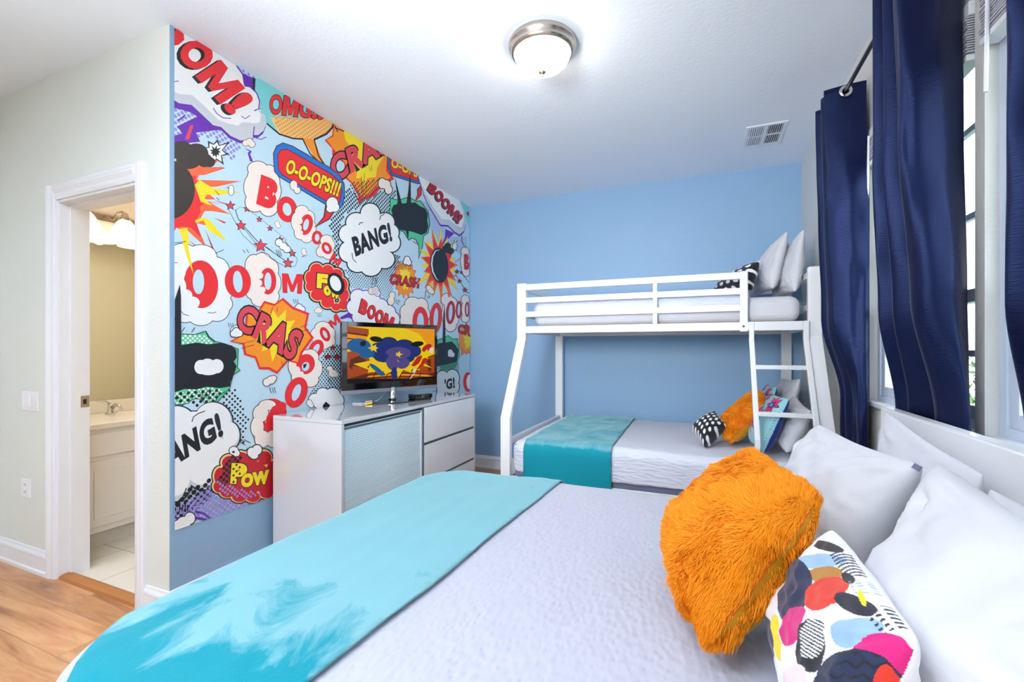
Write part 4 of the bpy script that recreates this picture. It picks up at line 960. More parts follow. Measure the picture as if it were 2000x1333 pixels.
class Art:
    """flat layered shapes; pts come in the caller's 2-D units and tf() turns them into 3-D points on the surface"""
    def __init__(s, tf, step): s.tf = tf; s.step = step; s.mb = MB(); s.layer = 0; s.map = lambda x, y: (x, y)
    def up(s): s.layer += 1
    def raw(s, pts, faces, col, keep=False):
        s.up()
        s.mb.mi = PK.index(col); s.mb.add([s.tf(x, y, s.layer * s.step) for x, y in pts], faces)
    def poly(s, pts, col, keep=False):
        pts = [s.map(*p) for p in pts]; s.raw(pts, [tuple(range(len(pts)))], col, keep)
    def out(s, pts, w, col, k=None):       # polygon grown about its edges, as an outline
        pts = [Vector(s.map(*p)) for p in pts]; n = len(pts)
        area = sum(pts[i].x * pts[(i+1) % n].y - pts[(i+1) % n].x * pts[i].y for i in range(n)); sg = 1 if area > 0 else -1
        o = []
        for i in range(n):
            a = (pts[i] - pts[i-1]); b = (pts[(i+1) % n] - pts[i])
            if a.length < 1e-6 or b.length < 1e-6: o.append(tuple(pts[i])); continue
            a.normalize(); b.normalize(); na = Vector((a.y, -a.x)) * sg; nb = Vector((b.y, -b.x)) * sg; m = na + nb
            if m.length < .2: m = na
            m.normalize(); c = max(.35, m.dot(na)); q = pts[i] + m * w / c; o.append(tuple(q))
        s.raw(o, [tuple(range(n))], col)
    def opoly(s, pts, col, w=2, oc='black'): s.out(pts, w, oc); s.poly(pts, col)
    def line(s, pts, w, col='black', closed=False, taper=False):
        pts = [Vector(s.map(*p)) for p in pts]
        if closed: pts.append(pts[0])
        vs = []
        for i, p in enumerate(pts):
            d = pts[min(i+1, len(pts)-1)] - pts[max(i-1, 0)]
            if closed and i in (0, len(pts)-1): d = pts[1] - pts[-2]
            d = d.normalized() if d.length else Vector((1, 0)); n = Vector((-d.y, d.x)) * w / 2
            if taper: n = n * (0.15 + .85 * math.sin(math.pi * (i + .15) / (len(pts) - .7)))
            vs += [tuple(p - n), tuple(p + n)]
        s.raw(vs, [(2*i, 2*i+1, 2*i+3, 2*i+2) for i in range(len(pts)-1)], col)
    def epts(s, cx, cy, rx, ry, rot=0, n=40):
        a = math.radians(rot); return [(cx + rx*math.cos(t)*math.cos(a) - ry*math.sin(t)*math.sin(a), cy + rx*math.cos(t)*math.sin(a) + ry*math.sin(t)*math.cos(a)) for t in [2*math.pi*k/n for k in range(n)]]
    def ell(s, cx, cy, rx, ry, col, rot=0, w=0, oc='black', keep=False):
        p = s.epts(cx, cy, rx, ry, rot)
        if w: s.out(p, w, oc)
        s.poly(p, col, keep)
    def cloud(s, cs, col='white', w=2.0, oc='black', shade=None):     # cs: overlapping lobes (cx, cy, rx, ry)
        s.up()
        for c in cs:
            p = [Vector(s.map(*q)) for q in s.epts(*c)]; m = sum(p, Vector((0, 0))) / len(p)
            s.raw([tuple(q + (q - m).normalized() * w) for q in p], [tuple(range(len(p)))], oc, True)
        if shade:
            s.up()
            for c in cs: s.poly(s.epts(*c), shade, True)
            s.up()
            for c in cs: s.poly(s.epts(c[0] - c[2]*.04, c[1] - c[3]*.13, c[2]*.95, c[3]*.9), col, True)
        else:
            s.up()
            for c in cs: s.poly(s.epts(*c), col, True)
    def puffy(s, cx, cy, rx, ry, n=9, col='cream', w=1.2, oc='black', rot=0, bump=.24):
        cs = [(cx, cy, rx*.86, ry*.86, rot)]
        for q in s.epts(cx, cy, rx*(1-bump), ry*(1-bump), rot, n): cs.append((q[0], q[1], rx*bump*1.25, rx*bump*1.25 if rx < ry else ry*bump*1.25))
        s.cloud(cs, col, w, oc)
    def burst(s, cx, cy, rx, ry, n, inner, col, rot=0, w=0, oc='black', seed=1, jit=.18, phase=0):
        r = random.Random(seed); pts = []
        for k in range(n):
            j = 1 + r.uniform(-jit, jit)
            for q, rr in ((0, j), (.5, inner)):
                t = 2*math.pi*(k + q)/n + phase; pts.append((rx*rr*math.cos(t), ry*rr*math.sin(t)))
        a = math.radians(rot); pts = [(cx + x*math.cos(a) - y*math.sin(a), cy + x*math.sin(a) + y*math.cos(a)) for x, y in pts]
        if w: s.out(pts, w, oc)
        s.poly(pts, col)
    def star(s, cx, cy, r, col='pinkred', w=1.0, rot=-18): s.burst(cx, cy, r, r, 5, .45, col, rot, w, 'black', jit=0)
    def ring(s, cx, cy, rx, ry, col='red', rot=0, ix=.45, iy=.55, hole='sky', dx=0, dy=0):
        s.ell(cx, cy, rx, ry, col, rot); s.ell(cx + dx, cy + dy, rx*ix, ry*iy, hole, rot)
    def text(s, t, quad, col, off=.03, oc=None, ow=.04, shadow=None, sd=(-2, 1), shear=.1):
        if 'M' in t:            # bold M is cut as its own block letter, the rest of the word follows letter by letter
            wd = [1.2 if c == 'M' else (.42 if c == '!' else .95) for c in t]; gap = .07; tot = sum(wd) + gap * (len(t) - 1); x = 0; q = [Vector(p) for p in quad]
            pm = [(0, 0), (.25, 0), (.25, .58), (.42, .08), (.58, .08), (.75, .58), (.75, 0), (1, 0), (1, 1), (.70, 1), (.5, .42), (.30, 1), (0, 1)]
            for c, w_ in zip(t, wd):
                a0, a1 = x / tot, (x + w_) / tot; x += w_ + gap
                sub = [tuple(q[0].lerp(q[1], a0)), tuple(q[0].lerp(q[1], a1)), tuple(q[3].lerp(q[2], a1)), tuple(q[3].lerp(q[2], a0))]
                if c != 'M': s.text(c, sub, col, off, oc, ow, shadow, sd, 0); continue
                Q = [Vector(p) for p in sub]
                pts = [tuple((Q[0].lerp(Q[1], u)).lerp(Q[3].lerp(Q[2], u), v)) for u, v in pm]
                if shadow:
                    mp = [s.map(*p) for p in pts]; keep = s.map; s.map = lambda x, y: (x, y)
                    for k in (1, .5): s.poly([(px_ + sd[0]*k, py_ + sd[1]*k) for px_, py_ in mp], shadow)
                    s.map = keep
                if oc: hh = (Vector(s.map(*sub[3])) - Vector(s.map(*sub[0]))).length; s.out(pts, ow * hh * 1.25, oc)
                s.poly(pts, col)
            return
        bv, bf = text_tris(t, off, shear); x0, y0 = bv.min(0); x1, y1 = bv.max(0)
        Q = [Vector(s.map(*q)) for q in quad]     # baseline left, baseline right, top right, top left
        def put(v, f, c, d=(0, 0)):
            a = (v[:, 0]-x0)/(x1-x0); b = (v[:, 1]-y0)/(y1-y0)
            pts = [(((1-i)*(1-j)*Q[0].x + i*(1-j)*Q[1].x + i*j*Q[2].x + (1-i)*j*Q[3].x) + d[0], ((1-i)*(1-j)*Q[0].y + i*(1-j)*Q[1].y + i*j*Q[2].y + (1-i)*j*Q[3].y) + d[1]) for i, j in zip(a, b)]
            s.raw(pts, f, c)
        def outline(o, c, d=(0, 0)):              # same layout as the base text, thicker strokes
            cv, cf = None, None
            k = (t, off, shear); cu_space = 1.0 + max(off, .02) * 1.5
            cu = bpy.data.curves.new('lettering', 'FONT'); cu.body = t; cu.offset = off + o; cu.shear = shear; cu.fill_mode = 'FRONT'; cu.resolution_u = 4; cu.space_character = cu_space
            ob = bpy.data.objects.new('lettering', cu); C.objects.link(ob); bpy.context.view_layer.update()
            me = bpy.data.meshes.new_from_object(ob.evaluated_get(bpy.context.evaluated_depsgraph_get()))
            v = np.array([tuple(x.co)[:2] for x in me.vertices]); f = [tuple(p.vertices) for p in me.polygons]
            bpy.data.objects.remove(ob); bpy.data.curves.remove(cu); bpy.data.meshes.remove(me); put(v, f, c, d)
        if shadow:
            for k in (1, .5): outline(.008, shadow, (sd[0]*k, sd[1]*k))
        if oc: outline(ow, oc)
        put(bv, bf, col)
    def dots(s, region, sp, r, col, grow=0.0, gdir=(0, 1)):       # halftone, evenly spaced on the wall itself
        reg = [s.inv(*s.map(*p)) for p in region]
        ys = [p[0] for p in reg]; zs = [p[1] for p in reg]
        s.up(); y = min(ys); i = 0
        gmin = min(p[0]*gdir[0] + p[1]*gdir[1] for p in reg); gmax = max(p[0]*gdir[0] + p[1]*gdir[1] for p in reg)
        s.mb.mi = PK.index(col)
        while y < max(ys):
            z = min(zs) + (sp/2 if i % 2 else 0)
            while z < max(zs):
                ins = False; n = len(reg)
                for k in range(n):
                    (xa, ya), (xb, yb) = reg[k], reg[(k+1) % n]
                    if (ya > z) != (yb > z) and y < (xb-xa)*(z-ya)/(yb-ya)+xa: ins = not ins
                if ins:
                    g = ((y*gdir[0] + z*gdir[1]) - gmin) / (gmax - gmin + 1e-9); rr = r * (1 - grow + grow * g)
                    if rr > .0012: s.mb.add([s.tf3(y + rr*math.cos(t), z + rr*math.sin(t), s.layer*s.step) for t in [math.pi*2*k/8 for k in range(8)]], [tuple(range(8))])
                z += sp
            y += sp/2 * 1.0; i += 1

def px_wall(px, py):       # photo point -> position along and up the mural wall
    r = ray(px, py); t = MX / r.x; return (r.y * t, CAMZ + r.z * t)
MS = 0.000004
def wall_tf(px, py, h):
    y, z = px_wall(px, py); return (MX + 0.0012 + h, y, z)
A = Art(wall_tf, MS); A.inv = px_wall; A.tf3 = lambda y, z, h: (MX + 0.0012 + h, y, z)
def crop(x0, y0, k): return lambda x, y: (x0 + x / k, y0 + y / k)
C1 = crop(320, 30, 4.166); C2 = crop(600, 200, 4.04); C3 = crop(320, 330, 4.166); C4 = crop(320, 620, 3.03); C5 = crop(560, 480, 4.165); C9 = crop(640, 420, 6.667); PX = lambda x, y: (x, y)
# ground
A.raw([(326, -60), (917, 380), (917, 900), (326, 1100)], [(0, 1, 2, 3)], 'sky')
# halftone fields under everything
A.map = C1; A.dots([(35, 700), (240, 760), (300, 850), (480, 930), (640, 1020), (560, 1180), (400, 1000), (240, 1000), (35, 1010)], .030, .0085, 'violet')
A.map = PX; A.dots([(470, 130), (500, 150), (500, 190), (478, 190)], .03, .008, 'violet'); A.dots([(498, 160), (530, 180), (520, 240), (500, 200)], .03, .005, 'blue')
A.map = C2; A.dots([(330, 660), (400, 760), (640, 680), (700, 700), (660, 960), (560, 860), (480, 800), (300, 880), (250, 1000), (240, 1330), (150, 1330), (230, 1100), (160, 980), (260, 800)], .030, .0085, 'black')
A.map = C9; A.dots([(220, 700), (480, 800), (870, 520), (940, 520), (860, 900), (800, 1130), (560, 960), (300, 960), (260, 800)], .026, .0085, 'black', .5, (0, 1))
A.map = C5; A.dots([(290, 860), (440, 800), (450, 1250), (180, 1200), (250, 1050)], .026, .0085, 'black', .5, (1, 0))
A.map = C4; A.dots([(320, 430), (420, 420), (500, 600), (470, 760), (400, 700)], .030, .0065, 'black')
A.map = C2; A.dots([(890, 780), (960, 800), (1040, 960), (1120, 1020), (1060, 1160), (960, 960)], .028, .0075, 'violet'); A.dots([(1110, 1060), (1260, 1060), (1260, 1250), (1150, 1160)], .028, .006, 'purple')
A.map = C5; A.dots([(1180, 1180), (1260, 1180), (1300, 1270), (1200, 1260)], .022, .006, 'blue'); A.dots([(1230, 950), (1400, 950), (1400, 1040), (1230, 1040)], .022, .006, 'black')
# purple splats near the top edge
A.map = C1
A.poly([(600, 410), (640, 470), (700, 500), (770, 520), (720, 560), (745, 700), (700, 590), (650, 580), (640, 500)], 'purple'); A.poly([(720, 510), (755, 520), (740, 650), (722, 590)], 'black')
A.poly([(35, 680), (210, 745), (300, 800), (520, 925), (260, 955), (295, 1030), (100, 1050), (35, 1095), (35, 1000), (150, 960), (105, 905), (270, 825), (215, 790), (35, 740)], 'purple')
A.poly([(240, 895), (205, 1010), (170, 1010), (215, 893)], 'pinkred'); A.poly([(75, 790), (35, 960), (35, 850)], 'salmon')
A.poly([(105, 855), (180, 800), (165, 830), (120, 860)], 'purple')
# OMG bubble
A.poly([(745, 510), (900, 560), (1333, 860), (1333, 960), (1220, 1010), (1130, 1005), (1050, 1005), (940, 970), (840, 890), (760, 700), (740, 600)], 'teal')
A.poly([(860, 830), (1100, 850), (1300, 850), (1380, 880), (1345, 950), (1220, 1010), (1130, 1005), (1040, 1000), (940, 965)], 'peach')
A.map = PX; A.poly([(590, 270), (613, 272), (628, 310), (644, 337), (612, 305)], 'orange')
A.poly([(600, 232), (640, 226), (653, 240), (650, 258), (637, 263), (613, 273), (590, 270)], 'peach')
A.map = C1; A.dots([(880, 780), (1333, 800), (1400, 880), (1345, 950), (1220, 1010), (1130, 1005), (1040, 1000), (940, 965)], .026, .0075, 'orange')
A.line([(760, 720), (800, 800), (845, 890), (940, 968), (1050, 1003), (1130, 1008)], 10, taper=True) if False else A.line([(835, 880), (940, 968), (1050, 1003), (1130, 1008)], 3)
A.map = PX; A.line([(590, 270), (605, 300), (644, 337)], 2.4); A.line([(613, 272), (622, 305), (644, 337)], 2.4); A.line([(613, 273), (637, 262), (648, 250), (653, 240)], 4)
A.map = C1; A.text('OMG!!', [(855, 800), (1290, 850), (1330, 705), (865, 640)], 'red', .035, 'black', .03)
# BOOM! cloud, top left
cl1 = [(35, 60), (60, 85), (590, 410), (640, 480), (655, 570), (700, 578), (760, 630), (785, 700), (775, 770), (820, 800), (834, 870), (810, 930), (765, 965), (730, 965), (725, 990), (700, 1005), (620, 1008), (540, 970), (465, 900), (400, 885), (300, 790), (225, 720), (190, 715), (120, 705), (35, 650)]
A.map = C1; A.poly([(x - 4, y + 34) for x, y in cl1], 'purple'); A.poly([(x, y + 10) if y > 500 else (x, y) for x, y in cl1], 'grey')
A.poly([(35, 60), (60, 85), (590, 410), (640, 480), (655, 570), (700, 580), (750, 630), (772, 700), (765, 770), (790, 810), (780, 870), (740, 880), (640, 870), (600, 900), (520, 880), (440, 850), (330, 740), (230, 650), (120, 640), (35, 590)], 'white')
A.line([(590, 410), (640, 480), (655, 570)], 2.4, 'purple'); A.line([(655, 575), (700, 582), (755, 635), (778, 700), (770, 760), (735, 778)], 2.2, 'purple'); A.line([(735, 905), (725, 990)], 2, 'purple')
A.line([(400, 755), (430, 800), (480, 835), (545, 840)], 1.6, 'purple'); A.line([(630, 820), (660, 842), (700, 815)], 1.6, 'purple'); A.line([(35, 515), (80, 540), (120, 535)], 1.6, 'purple'); A.line([(750, 1000), (790, 1010), (832, 990)], 1.6, 'purple')
A.text('OM!', [(80, 300), (545, 820), (745, 690), (290, 160)], 'red', .055, shadow='black', sd=(-7, 1.5), shear=0)
A.poly([(38, 120), (60, 88), (100, 112), (78, 150), (38, 180)], 'black'); A.poly([(38, 170), (70, 155), (105, 108), (160, 150), (165, 200), (120, 240), (70, 248), (38, 240)], 'red')
# small puff, zigzag
A.cloud([(665, 1040, 26, 24), (695, 1030, 28, 26), (715, 1050, 26, 24)], 'cream', 1); A.poly([(650, 1078), (700, 1100), (715, 1110), (700, 1130), (725, 1190), (700, 1190), (680, 1120), (695, 1110)], 'purple')
# left bomb and flash
A.map = C3
A.poly([(35, 660), (35, 420), (-60, 150), (100, -60), (160, -110), (470, -90), (500, -95), (300, 20), (270, 90), (630, 100), (430, 145), (300, 150), (420, 250), (330, 250), (540, 370), (400, 345), (330, 345), (300, 400), (370, 470), (260, 440), (345, 640), (230, 540), (190, 500), (175, 640), (130, 500), (90, 470), (50, 560)], 'salmon')
A.poly([(35, 600), (35, 400), (-60, 150), (100, -60), (210, -90), (260, 20), (260, 100), (350, 140), (300, 200), (330, 260), (500, 290), (350, 270), (290, 310), (300, 350), (260, 420), (300, 560), (220, 480), (150, 470), (100, 480)], 'red')
A.poly([(250, 130), (290, 90), (400, 160), (620, 190), (430, 215), (350, 210), (330, 240), (390, 300), (300, 270), (275, 200)], 'yellow')
A.poly([(250, 420), (300, 400), (350, 400), (400, 450), (515, 595), (360, 500), (320, 420), (260, 440)], 'yellow'); A.poly([(120, 490), (190, 480), (205, 600), (240, 860), (160, 600)], 'yellow')
A.poly([(400, 395), (505, 435), (490, 445)], 'red'); A.poly([(390, 250), (520, 285), (515, 295)], 'red'); A.poly([(330, 480), (400, 640), (495, 870), (390, 650)], 'dred'); A.poly([(200, 580), (310, 660), (300, 675)], 'red')
A.map = C1; A.poly([(180, 1240), (470, 1235), (500, 1245), (330, 1300), (200, 1310)], 'salmon')
A.burst(415, 1110, 130, 130, 8, .5, 'black', jit=.2, seed=3, phase=.2); A.burst(415, 1110, 100, 100, 8, .55, 'white', jit=.2, seed=3, phase=.2); A.burst(418, 1112, 52, 52, 9, .5, 'black', jit=.2, seed=4)
A.cloud([(140, 1100, 95, 75), (60, 1110, 60, 60), (260, 1130, 100, 85), (330, 1180, 60, 55), (370, 1195, 45, 40), (200, 1180, 100, 70)], 'dark', 0.4, 'dark')
A.map = PX; A.ell(329, 371, 51, 58, 'dark')
# DOOM clouds, left
A.map = C3
A.cloud([(150, 700, 120, 90), (300, 720, 130, 100), (60, 780, 70, 80), (420, 830, 110, 110), (60, 1000, 80, 160), (470, 960, 90, 140), (170, 1160, 110, 90), (300, 1190, 110, 85), (430, 1150, 100, 90), (500, 1100, 55, 60), (290, 930, 220, 250)], 'white', 1.3)
for p in ([(60, 790), (75, 765), (110, 765)], [(45, 940), (80, 950), (75, 1000)], [(140, 1160), (160, 1185), (200, 1195)], [(355, 1170), (395, 1175), (425, 1165)], [(35, 606), (120, 600), (180, 590)]): A.line(p, 1.2)
A.ell(300, 940, 140, 195, 'red', -4); A.ell(280, 920, 46, 100, 'sky'); A.cloud([(130, 840, 45, 60), (120, 960, 60, 80), (170, 1030, 60, 50), (230, 1090, 60, 50)], 'white', .1, 'white')
A.poly([(150, 600), (190, 600), (240, 860), (200, 760)], 'yellow')
A.poly([(35, 960), (48, 980), (48, 1130), (35, 1130)], 'dred')
A.cloud([(730, 790, 70, 90), (800, 760, 75, 75), (860, 820, 70, 90), (880, 930, 70, 100), (860, 1040, 75, 70), (780, 1060, 70, 60), (720, 980, 60, 80), (790, 920, 110, 160)], 'cream', 1.3)
A.ring(600, 918, 106, 134, 'red', -5, .36, .66); A.ring(845, 915, 68, 108, 'red', 0, .42, .66); A.cloud([(785, 870, 22, 24), (775, 930, 24, 26), (800, 985, 26, 26)], 'cream', .1, 'cream')
A.text('M', [(965, 1010), (1120, 1020), (1132, 858), (958, 850)], 'red', .07, shear=0)
# orbiting stars
A.line([(505, 290), (560, 400), (640, 540), (760, 650), (900, 750), (1000, 800), (1070, 790), (1085, 740), (1040, 660), (980, 580)], .8)
A.line([(580, 330), (600, 400), (660, 480), (760, 590), (860, 660), (960, 730), (1020, 770)], 1.3); A.line([(580, 340), (620, 310), (680, 325), (800, 420), (900, 500), (1000, 580)], .6); A.line([(640, 470), (740, 600), (840, 640), (940, 720)], .8)
for a in ((540, 300, 34), (625, 462, 38), (675, 325, 24), (785, 627, 50), (775, 412, 19), (862, 485, 18), (943, 578, 24), (1043, 690, 25), (1008, 768, 38)): A.star(*a)
def puff(cx, cy, r, col='cream', w=1.1): A.cloud([(cx - r*.45, cy + r*.15, r*.5, r*.5), (cx, cy - r*.25, r*.55, r*.55), (cx + r*.5, cy + r*.1, r*.5, r*.5), (cx, cy + r*.25, r*.5, r*.45)], col, w)
A.cloud([(545, 160, 20, 24), (545, 190, 20, 24)], 'white', 1); A.cloud([(935, 600, 28, 28), (970, 630, 30, 28), (1000, 655, 28, 26)], 'white', 1.3); A.cloud([(920, 445, 18, 20), (928, 465, 18, 16)], 'cream', .6); A.cloud([(1135, 670, 18, 22), (1145, 695, 16, 16)], 'cream', .6)
for (a, b) in (((910, 660), (930, 710)), ((925, 660), (945, 715)), ((940, 665), (958, 712)), ((640, 660), (660, 685)), ((670, 655), (690, 685)), ((415, 175), (450, 215)), ((425, 235), (450, 255)), ((415, 690), (485, 660)), ((1150, 700), (1120, 720)), ((510, 150), (535, 160))): A.line([a, b], 1.1)
puff(1098, 1140, 48, 'white', 1.3); puff(1255, 1152, 32, 'cream', .7); puff(580, 1310, 44, 'white', 1)
for x in (1050, 1066, 1082): A.line([(x, 1062), (x + 12, 1095)], 1)
for x in (520, 538, 556): A.line([(x, 1255), (x + 12, 1290)], 1)
for x in (1250, 1262, 1274): A.line([(x, 1185), (x + 5, 1205)], .8)
# BOOOOM going down the middle
A.cloud([(770, 60, 90, 70), (840, 110, 100, 100), (720, 150, 70, 110), (880, 180, 70, 100), (740, 270, 80, 80), (850, 310, 75, 75), (800, 190, 120, 150), (760, 0, 80, 60), (850, 30, 60, 60)], 'cream', 1.3)
A.text('B', [(748, 285), (890, 345), (955, 110), (790, 45)], 'red', .075, shear=0)
A.ring(1000, 330, 82, 106, 'red', -12, .42, .5)
A.cloud([(1120, 350, 55, 50), (1170, 400, 55, 60), (1085, 430, 50, 80), (1190, 480, 45, 60), (1110, 520, 50, 55), (1160, 550, 50, 50), (1130, 450, 80, 120)], 'cream', 1)
A.ring(1155, 455, 54, 86, 'red', 14, .4, .55); A.cloud([(1105, 425, 22, 26), (1100, 480, 20, 24), (1110, 520, 20, 18)], 'cream', .1, 'cream')
A.ring(1245, 560, 44, 56, 'red', 0, .42, .55)
A.map = C2; A.cloud([(150, 1090, 48, 42), (175, 1130, 40, 50), (140, 1150, 50, 50), (165, 1200, 45, 38), (110, 1180, 40, 40)], 'cream', 1); A.ring(152, 1152, 38, 50, 'red', -30, .4, .55)
A.text('M', [(170, 1250), (243, 1300), (278, 1245), (205, 1185)], 'red', .06, shear=0)
# CRASH burst, top
A.poly([(135, 300), (195, 365), (195, 420), (290, 480), (300, 600), (345, 640), (400, 740), (400, 810), (440, 770), (520, 745), (560, 700), (600, 660), (685, 605), (640, 540), (645, 440), (700, 420), (210, 150), (195, 260)], 'red')
A.poly([(150, 295), (215, 380), (300, 480), (310, 590), (360, 640), (410, 720), (430, 760), (500, 715), (540, 670), (620, 630), (655, 590), (620, 540), (630, 430), (680, 410), (215, 150), (205, 270)], 'orange')
A.poly([(280, 210), (300, 300), (380, 400), (395, 500), (385, 600), (430, 600), (445, 690), (470, 600), (540, 590), (550, 520), (600, 430), (620, 400)], 'yellow')
for p in ([(425, 580), (432, 760)], [(450, 560), (440, 760)], [(465, 640), (455, 760)], [(490, 510), (495, 545)], [(505, 495), (510, 540)]): A.line(p, 1.6, taper=True)
A.line([(215, 185), (240, 235)], 2); A.line([(215, 200), (290, 230)], 2); A.dots([(330, 640), (580, 600), (540, 740), (400, 800)], .03, .007, 'black')
A.text('CRAS', [(215, 640), (660, 380), (600, 210), (160, 440)], 'pinkred', .045, 'black', .045)
# O-O-OPS bubble
A.map = PX
A.opoly([(637, 400), (655, 408), (641, 428), (617, 442), (633, 425)], 'red', 2)
A.opoly([(534, 300), (540, 286), (552, 280), (570, 286), (640, 326), (662, 343), (671, 360), (672, 380), (668, 402), (658, 411), (644, 404), (545, 345), (536, 335)], 'blue', 1.4)
A.opoly([(542, 304), (548, 294), (560, 292), (645, 340), (661, 354), (666, 372), (663, 394), (654, 402), (645, 397), (552, 342), (544, 332)], 'red', 1.2)
A.text('O-O-OPS!!!', [(556, 337), (660, 386), (667, 358), (562, 309)], 'yellow', .045, 'black', .04)
A.map = C2; A.cloud([(195, 800, 45, 50), (215, 830, 35, 35), (180, 840, 30, 28)], 'white', 1.4); A.map = PX; A.cloud([(573, 362, 7, 9), (580, 372, 6, 6)], 'cream', 1)
# teal scrap top right and second OOPS bubble
A.map = C2; A.poly([(1190, 770), (1275, 830), (1275, 990), (1245, 900), (1210, 850)], 'teal'); A.poly([(1255, 860), (1275, 870), (1275, 900), (1258, 890)], 'dred')
A.opoly([(870, 690), (895, 660), (895, 730), (850, 785), (872, 730)], 'red', 1.4)
A.opoly([(630, 400), (880, 580), (888, 640), (870, 640), (665, 575), (640, 520)], 'blue', 1.4); A.opoly([(650, 440), (868, 580), (872, 622), (672, 558), (655, 520)], 'red', 1)
A.text('O-OPS', [(660, 510), (870, 600), (875, 520), (665, 430)], 'yellow', .045, 'black', .03)
# green flash and black blot
A.opoly([(655, 760), (720, 775), (800, 750), (860, 785), (890, 780), (925, 830), (950, 860), (962, 960), (950, 1030), (912, 1055), (905, 1140), (878, 1228), (882, 1130), (855, 1080), (820, 1070), (800, 1085), (760, 1020), (700, 1000), (640, 900), (655, 830)], 'green', 1.4)
blot = [(740, 800), (800, 795), (850, 790), (880, 815), (930, 840), (950, 880), (945, 940), (955, 980), (940, 1030), (900, 1048), (850, 1030), (800, 1015), (795, 1085), (775, 1015), (720, 1005), (690, 960), (665, 930), (670, 880), (660, 850), (680, 810)]
A.poly(blot, 'black'); A.poly([(690, 590), (745, 800), (700, 830), (712, 780)], 'black'); A.poly([(812, 530), (818, 820), (778, 815), (795, 700)], 'black')
# puffs around
A.cloud([(590, 640, 30, 40), (620, 650, 35, 35), (640, 690, 28, 34)], 'cream', 1.6)
# BOOM! cloud right
c2 = [(875, 585), (950, 590), (1200, 775), (1235, 850), (1245, 900), (1250, 960), (1235, 1015), (1200, 1045), (1160, 1020), (1110, 970), (1050, 965), (1010, 900), (950, 800), (915, 720)]
A.poly([(1090, 1000), (1160, 1035), (1110, 1080), (1070, 1140), (1060, 1190), (1050, 1140), (1085, 1070)], 'purple'); A.poly([(x, y + 14) for x, y in c2], 'purple'); A.poly(c2, 'grey'); A.poly([(875, 585), (950, 590), (1200, 775), (1230, 860), (1235, 930), (1215, 990), (1170, 970), (1120, 930), (1060, 920), (1000, 840), (930, 720)], 'white')
A.text('BOOM!', [(945, 690), (1190, 965), (1232, 900), (985, 620)], 'dred', .06, shadow='black', sd=(-2.5, .6), shear=0)
# BANG! cloud, middle
A.cloud([(495, 880, 75, 80), (385, 950, 80, 75), (610, 950, 75, 75), (315, 1040, 65, 70), (320, 1180, 70, 80), (650, 1030, 70, 70), (665, 1110, 65, 70), (395, 1270, 80, 70), (500, 1290, 85, 80), (610, 1240, 75, 70), (480, 1090, 190, 180)], 'white', 2.4)
A.line([(405, 970), (415, 952), (438, 950)], 1.6); A.line([(350, 1190), (360, 1240), (385, 1265)], 1.4); A.line([(570, 930), (575, 900), (610, 880)], 1.6)
A.text('BANG!', [(380, 1222), (672, 1095), (645, 945), (345, 1065)], 'black', .05, shear=0)
# FOW burst
A.map = C5
fc = [(240, 200, 60, 62), (330, 200, 55, 50), (190, 260, 50, 60), (185, 330, 40, 50), (400, 240, 60, 58), (450, 320, 50, 65), (460, 400, 50, 60), (460, 480, 48, 50), (400, 500, 45, 38), (330, 460, 60, 55), (250, 400, 65, 55), (320, 330, 130, 130)]
A.cloud(fc, 'peach', 2.6); A.cloud([(a, b, c - 9, d - 9) for a, b, c, d in fc], 'red', .5, 'orange')
A.text('F', [(240, 345), (325, 355), (335, 235), (245, 225)], 'yellow', .07, 'black', .05, shear=0); A.text('ow', [(295, 400), (430, 440), (450, 350), (300, 320)], 'yellow', .07, 'black', .05, shear=0)
A.ell(398, 312, 66, 94, 'black', -22); A.ell(394, 308, 42, 66, 'white', -22)
for p in ([(425, 215), (445, 180)], [(445, 235), (470, 195)]): A.line(p, 1)
# purple-edged BOOM cloud
A.poly([(430, 585), (530, 530), (545, 610), (505, 585), (440, 600)], 'purple')
A.cloud([(575, 420, 60, 62), (640, 430, 65, 62), (700, 450, 60, 55), (545, 500, 58, 60), (760, 490, 60, 55), (820, 540, 60, 55), (860, 600, 55, 60), (700, 560, 150, 110), (600, 580, 70, 60)], 'white', 1.8, 'purple')
A.text('BOOM', [(583, 540), (850, 700), (880, 590), (610, 428)], 'red', .06, shadow='black', sd=(-1.6, .6), shear=0)
A.cloud([(690, 370, 28, 28), (720, 365, 26, 30), (735, 390, 22, 22)], 'cream', 1); A.cloud([(855, 405, 24, 28), (845, 450, 26, 34)], 'cream', 1); A.dots([(690, 345), (740, 345), (740, 410), (690, 405)], .022, .005, 'violet')
for p in ([(880, 440), (915, 465)], [(880, 460), (910, 480)], [(900, 440), (920, 455)], [(705, 250), (690, 320)], [(725, 250), (712, 320)], [(735, 262), (725, 320)]): A.line(p, 1)
# small CRASH
A.map = C9; A.burst(1000, 830, 160, 255, 15, .78, 'red', seed=5, jit=.08); A.burst(1000, 830, 148, 240, 15, .80, 'orange', seed=5, jit=.08); A.burst(1000, 830, 90, 170, 11, .7, 'yellow', seed=6)
A.dots([(860, 600), (1100, 600), (1080, 720), (860, 720)], .022, .005, 'black'); A.cloud([(1030, 580, 35, 38), (1050, 620, 34, 34), (1010, 615, 28, 30)], 'white', 1.4)
A.text('CRASH', [(800, 900), (1190, 960), (1200, 830), (815, 760)], 'dred', .05, 'black', .03)
